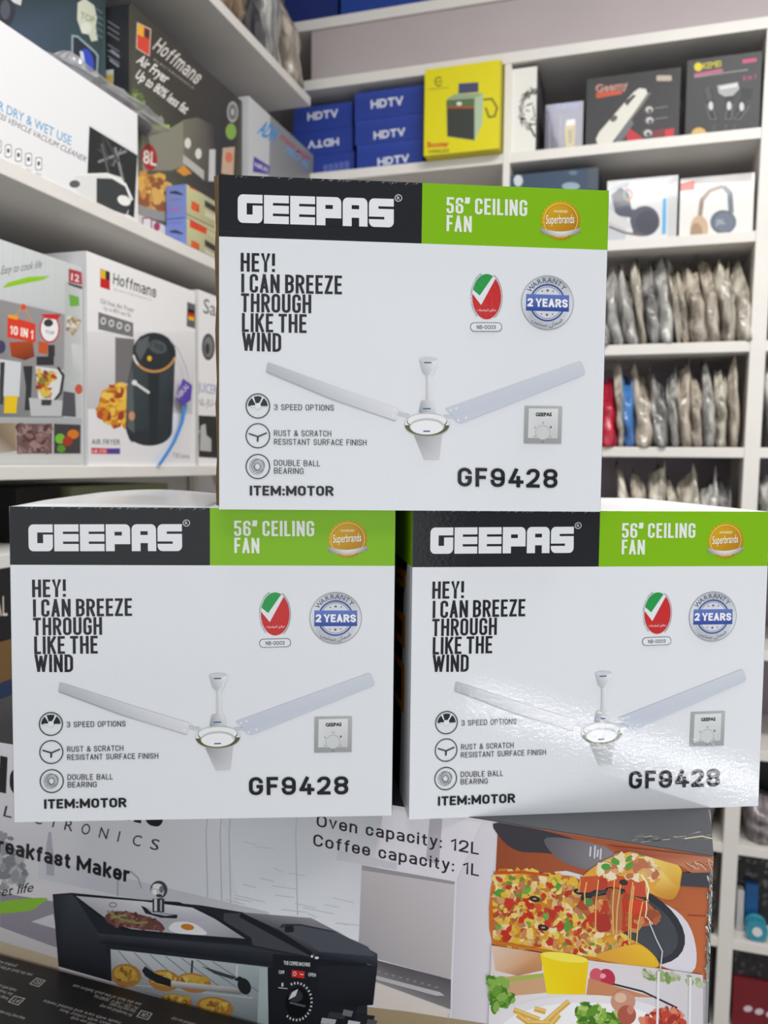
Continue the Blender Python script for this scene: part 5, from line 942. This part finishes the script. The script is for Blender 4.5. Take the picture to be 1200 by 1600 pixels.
# headphones cell
S2 = 2.163
def navy(a): a.fill((58, 76, 100)); a.crop(780, 60, 2.857); a.ell(85, 635, 20, 26, (206, 212, 216)); a.ell(320, 660, 40, 18, (150, 170, 186)); a.ell(330, 600, 20, 10, (96, 120, 140)); a.rect(395, 570, 450, 670, (76, 84, 96))
back_box('navy_box', 'dark blue box in the lower cell just above the top fan carton', YB+.012, 798, 935, 280, S2+.001, 2.350, .12, (52, 66, 86), navy)
def head1(a):
    a.fill((226, 226, 226)); a.crop(780, 60, 2.857); a.poly([(440, 690), (580, 640), (560, 940), (440, 940)], (196, 200, 206)); a.poly([(500, 700), (540, 665), (580, 690), (590, 760), (700, 790), (715, 840), (640, 885), (600, 880), (585, 800), (520, 790)], (70, 72, 92)); a.ell(650, 815, 66, 68, (74, 74, 94)); a.ell(660, 820, 50, 52, (58, 58, 74)); a.ring(575, 698, 18, 22, 8, (206, 120, 60), 16, 0, 120); a.ring(575, 698, 18, 22, 8, (90, 160, 110), 16, 120, 240); a.ring(575, 698, 18, 22, 8, (190, 80, 130), 16, 240, 359); a.poly([(490, 760), (590, 830), (570, 855), (490, 815)], (214, 214, 212)); a.line([(490, 840), (560, 868), (640, 880)], 10, (120, 96, 84)); a.poly([(730, 715), (747, 712), (744, 872), (726, 876)], (90, 176, 226)); a.poly([(752, 640), (795, 612), (795, 945), (750, 945)], (206, 206, 208))
back_box('headphone_box', 'glossy white headphone box with dark headphones and a blue stripe', YB+.008, 948, 1058, 330, S2+.001, 2.312, .1, (222, 222, 222), head1, m=M['window_film'])
def head2(a):
    a.fill((236, 234, 230)); a.crop(780, 60, 2.857); a.poly([(800, 650), (872, 632), (872, 676), (800, 682)], (196, 70, 40)); a.poly([(800, 622), (1130, 598), (1130, 640), (872, 650), (872, 630), (800, 640)], (176, 174, 174)); a.line([(895, 800), (905, 720), (940, 680), (1000, 660)], 20, (150, 130, 116)); a.line([(1000, 660), (1030, 690), (1035, 780)], 24, (110, 120, 130)); a.ell(893, 850, 40, 60, (206, 176, 146)); a.ell(880, 870, 28, 46, (170, 140, 112)); a.ell(1000, 820, 58, 54, (96, 106, 122)); a.ell(1005, 822, 44, 42, (110, 120, 136)); a.text('JBL', (965, 832), (1010, 828), 22, (170, 180, 190), bold=.02); a.rect(1070, 900, 1100, 908, (120, 118, 116)); a.line([(797, 800), (795, 900)], 8, (150, 150, 150))
back_box('headphone_box', 'white headphone box with tan and grey headphones under an orange mark', YB+.008, 1062, 1177, 330, S2+.001, 2.302, .1, (226, 224, 220), head2, m=M['window_film'])
# top shelf cartons
for k, (x0, x1, z1, c, lab) in enumerate(((-1.02, -.86, 3.0, (26, 44, 112), 'dark blue carton in the corner on the topmost shelf'), (-.85, -.545, 2.98, (34, 66, 150), 'wide bright blue carton on the topmost shelf'), (-.54, -.40, 2.95, (150, 120, 86), 'brown carton beside the blue carton on the topmost shelf'), (-.39, -.12, 2.96, (40, 70, 150), 'blue carton right of the brown one on the topmost shelf'))):
    back_box('top_carton', lab, YB+.01, x0, x1, 0, 2.819, z1, .2, c, lambda a, c=c: a.fill(c), group='cartons on the topmost shelf')

# ------------------------------------------------------------------ low cells at the right
M['bag_murk'] = bagmat('murky_bag', (120, 110, 112), (40, 38, 42)); M['bag_pink'] = bagmat('pinkish_grey_bag', (170, 158, 160), (96, 88, 92))
bag((.135, YB+.075, .656), .09, .13, .15, 500, M['bag_pink'], 'pinkish grey bag in the low cell left of the white upright', None, rag=.01)
bag((.295, YB+.075, .656), .085, .13, .11, 501, M['bag_pink'], 'short pinkish bag lying in the low cell right of the white upright', None, rag=.01)
bag((.415, YB+.075, .656), .12, .13, .16, 502, M['bag_murk'], 'murky grey bag farther right in the low cell', None, rag=.01)
back_box('black_box', 'black box at the back of the low cell, above the short pinkish bag', YB+.16, .26, .48, 0, .656, .86, .15, (30, 30, 33), lambda a: a.fill((30, 30, 33)))
back_box('black_box', 'black box behind the pinkish grey bag in the low cell left of the upright', YB+.16, .02, .19, 0, .656, .86, .15, (30, 30, 33), lambda a: a.fill((32, 30, 33)))
back_box('blister_pack', 'black blister pack with grey flecks standing behind the teal spool', YB+.10, .235, .40, 0, .411, .61, .05, (40, 41, 44), lambda a: (a.fill((40, 41, 44)), a.crop(1060, 1200, 4), a.scatter([(370, 560), (560, 570), (560, 900), (360, 880)], 46, 16, [(66, 66, 70), (30, 30, 34), (84, 84, 88), (110, 108, 110)], 71)))
back_box('blister_pack', 'black blister pack standing in the low cell left of the white upright', YB+.015, .02, .186, 0, .411, .615, .05, (42, 42, 40), lambda a: (a.fill((40, 42, 38)), a.crop(1060, 1200, 4), a.scatter([(190, 560), (250, 570), (230, 1000), (190, 980)], 24, 16, [(72, 74, 66), (30, 32, 28), (90, 66, 66), (56, 62, 50)], 72)))
back_box('white_pack', 'small white pack leaning beside the teal spool in the low cell', YB+.05, .240, .256, 0, .411, .515, .03, (206, 204, 202), lambda a: a.fill((196, 194, 194)))
back_box('blue_pack', 'small blue pack above the teal spool in the low cell', YB+.075, .262, .292, 0, .411, .525, .022, (40, 100, 160), lambda a: a.fill((36, 96, 156)))
def spool(x, z, r, m, lab):
    e = empty('cable_spool', (x, YB+.03, z), 0, lab, 'spool')
    V, F = [], []; prof = [(r*.3, -.02), (r, -.02), (r, -.014), (r*.82, -.012), (r*.86, 0), (r*.82, .012), (r, .014), (r, .02), (r*.3, .02)]; n = 24
    for q, y in prof:
        for k in range(n): V.append((q*math.cos(2*math.pi*k/n), y, r+q*math.sin(2*math.pi*k/n)))
    for j in range(len(prof)-1):
        for k in range(n): F.append((j*n+k, (j+1)*n+k, (j+1)*n+(k+1) % n, j*n+(k+1) % n))
    for k in range(n): j = len(prof)-1; F.append((j*n+k, k, (k+1) % n, j*n+(k+1) % n))
    mesh_ob('drum', V, F, m, e, False)
    V, F = tube([(0, -.024, r), (0, -.021, r)], r*.45, 18); mesh_ob('hub', V, F, M['white_plastic'], e)
spool(.284, .411, .026, M['teal'], 'teal cable spool standing in the low cell at the right edge')
def redart(a):
    a.fill((116, 24, 36)); a.crop(1060, 1200, 4)
    for k in range(3): a.ell(435+70*k, 1505+18*k, 28, 20, (214, 200, 206), 12)
back_box('red_box', 'dark red box with white marks at the bottom right', YB+.02, .235, .40, 0, .171, .305, .12, (104, 22, 32), redart)
back_box('dark_box', 'nearly black box standing on the red box at the bottom right', YB+.03, .235, .40, 0, .306, .375, .1, (40, 38, 42), lambda a: (a.fill((40, 38, 42)), a.crop(1060, 1200, 4), a.scatter([(340, 1150), (560, 1180), (560, 1300), (340, 1300)], 24, 14, [(70, 68, 74), (30, 28, 32)], 73)))
back_box('dark_box', 'near black box at the bottom, left of the white upright', YB+.015, .02, .181, 0, .171, .365, .1, (38, 36, 40), lambda a: a.fill((40, 38, 42)))
bpy.data.objects.remove(_fo)
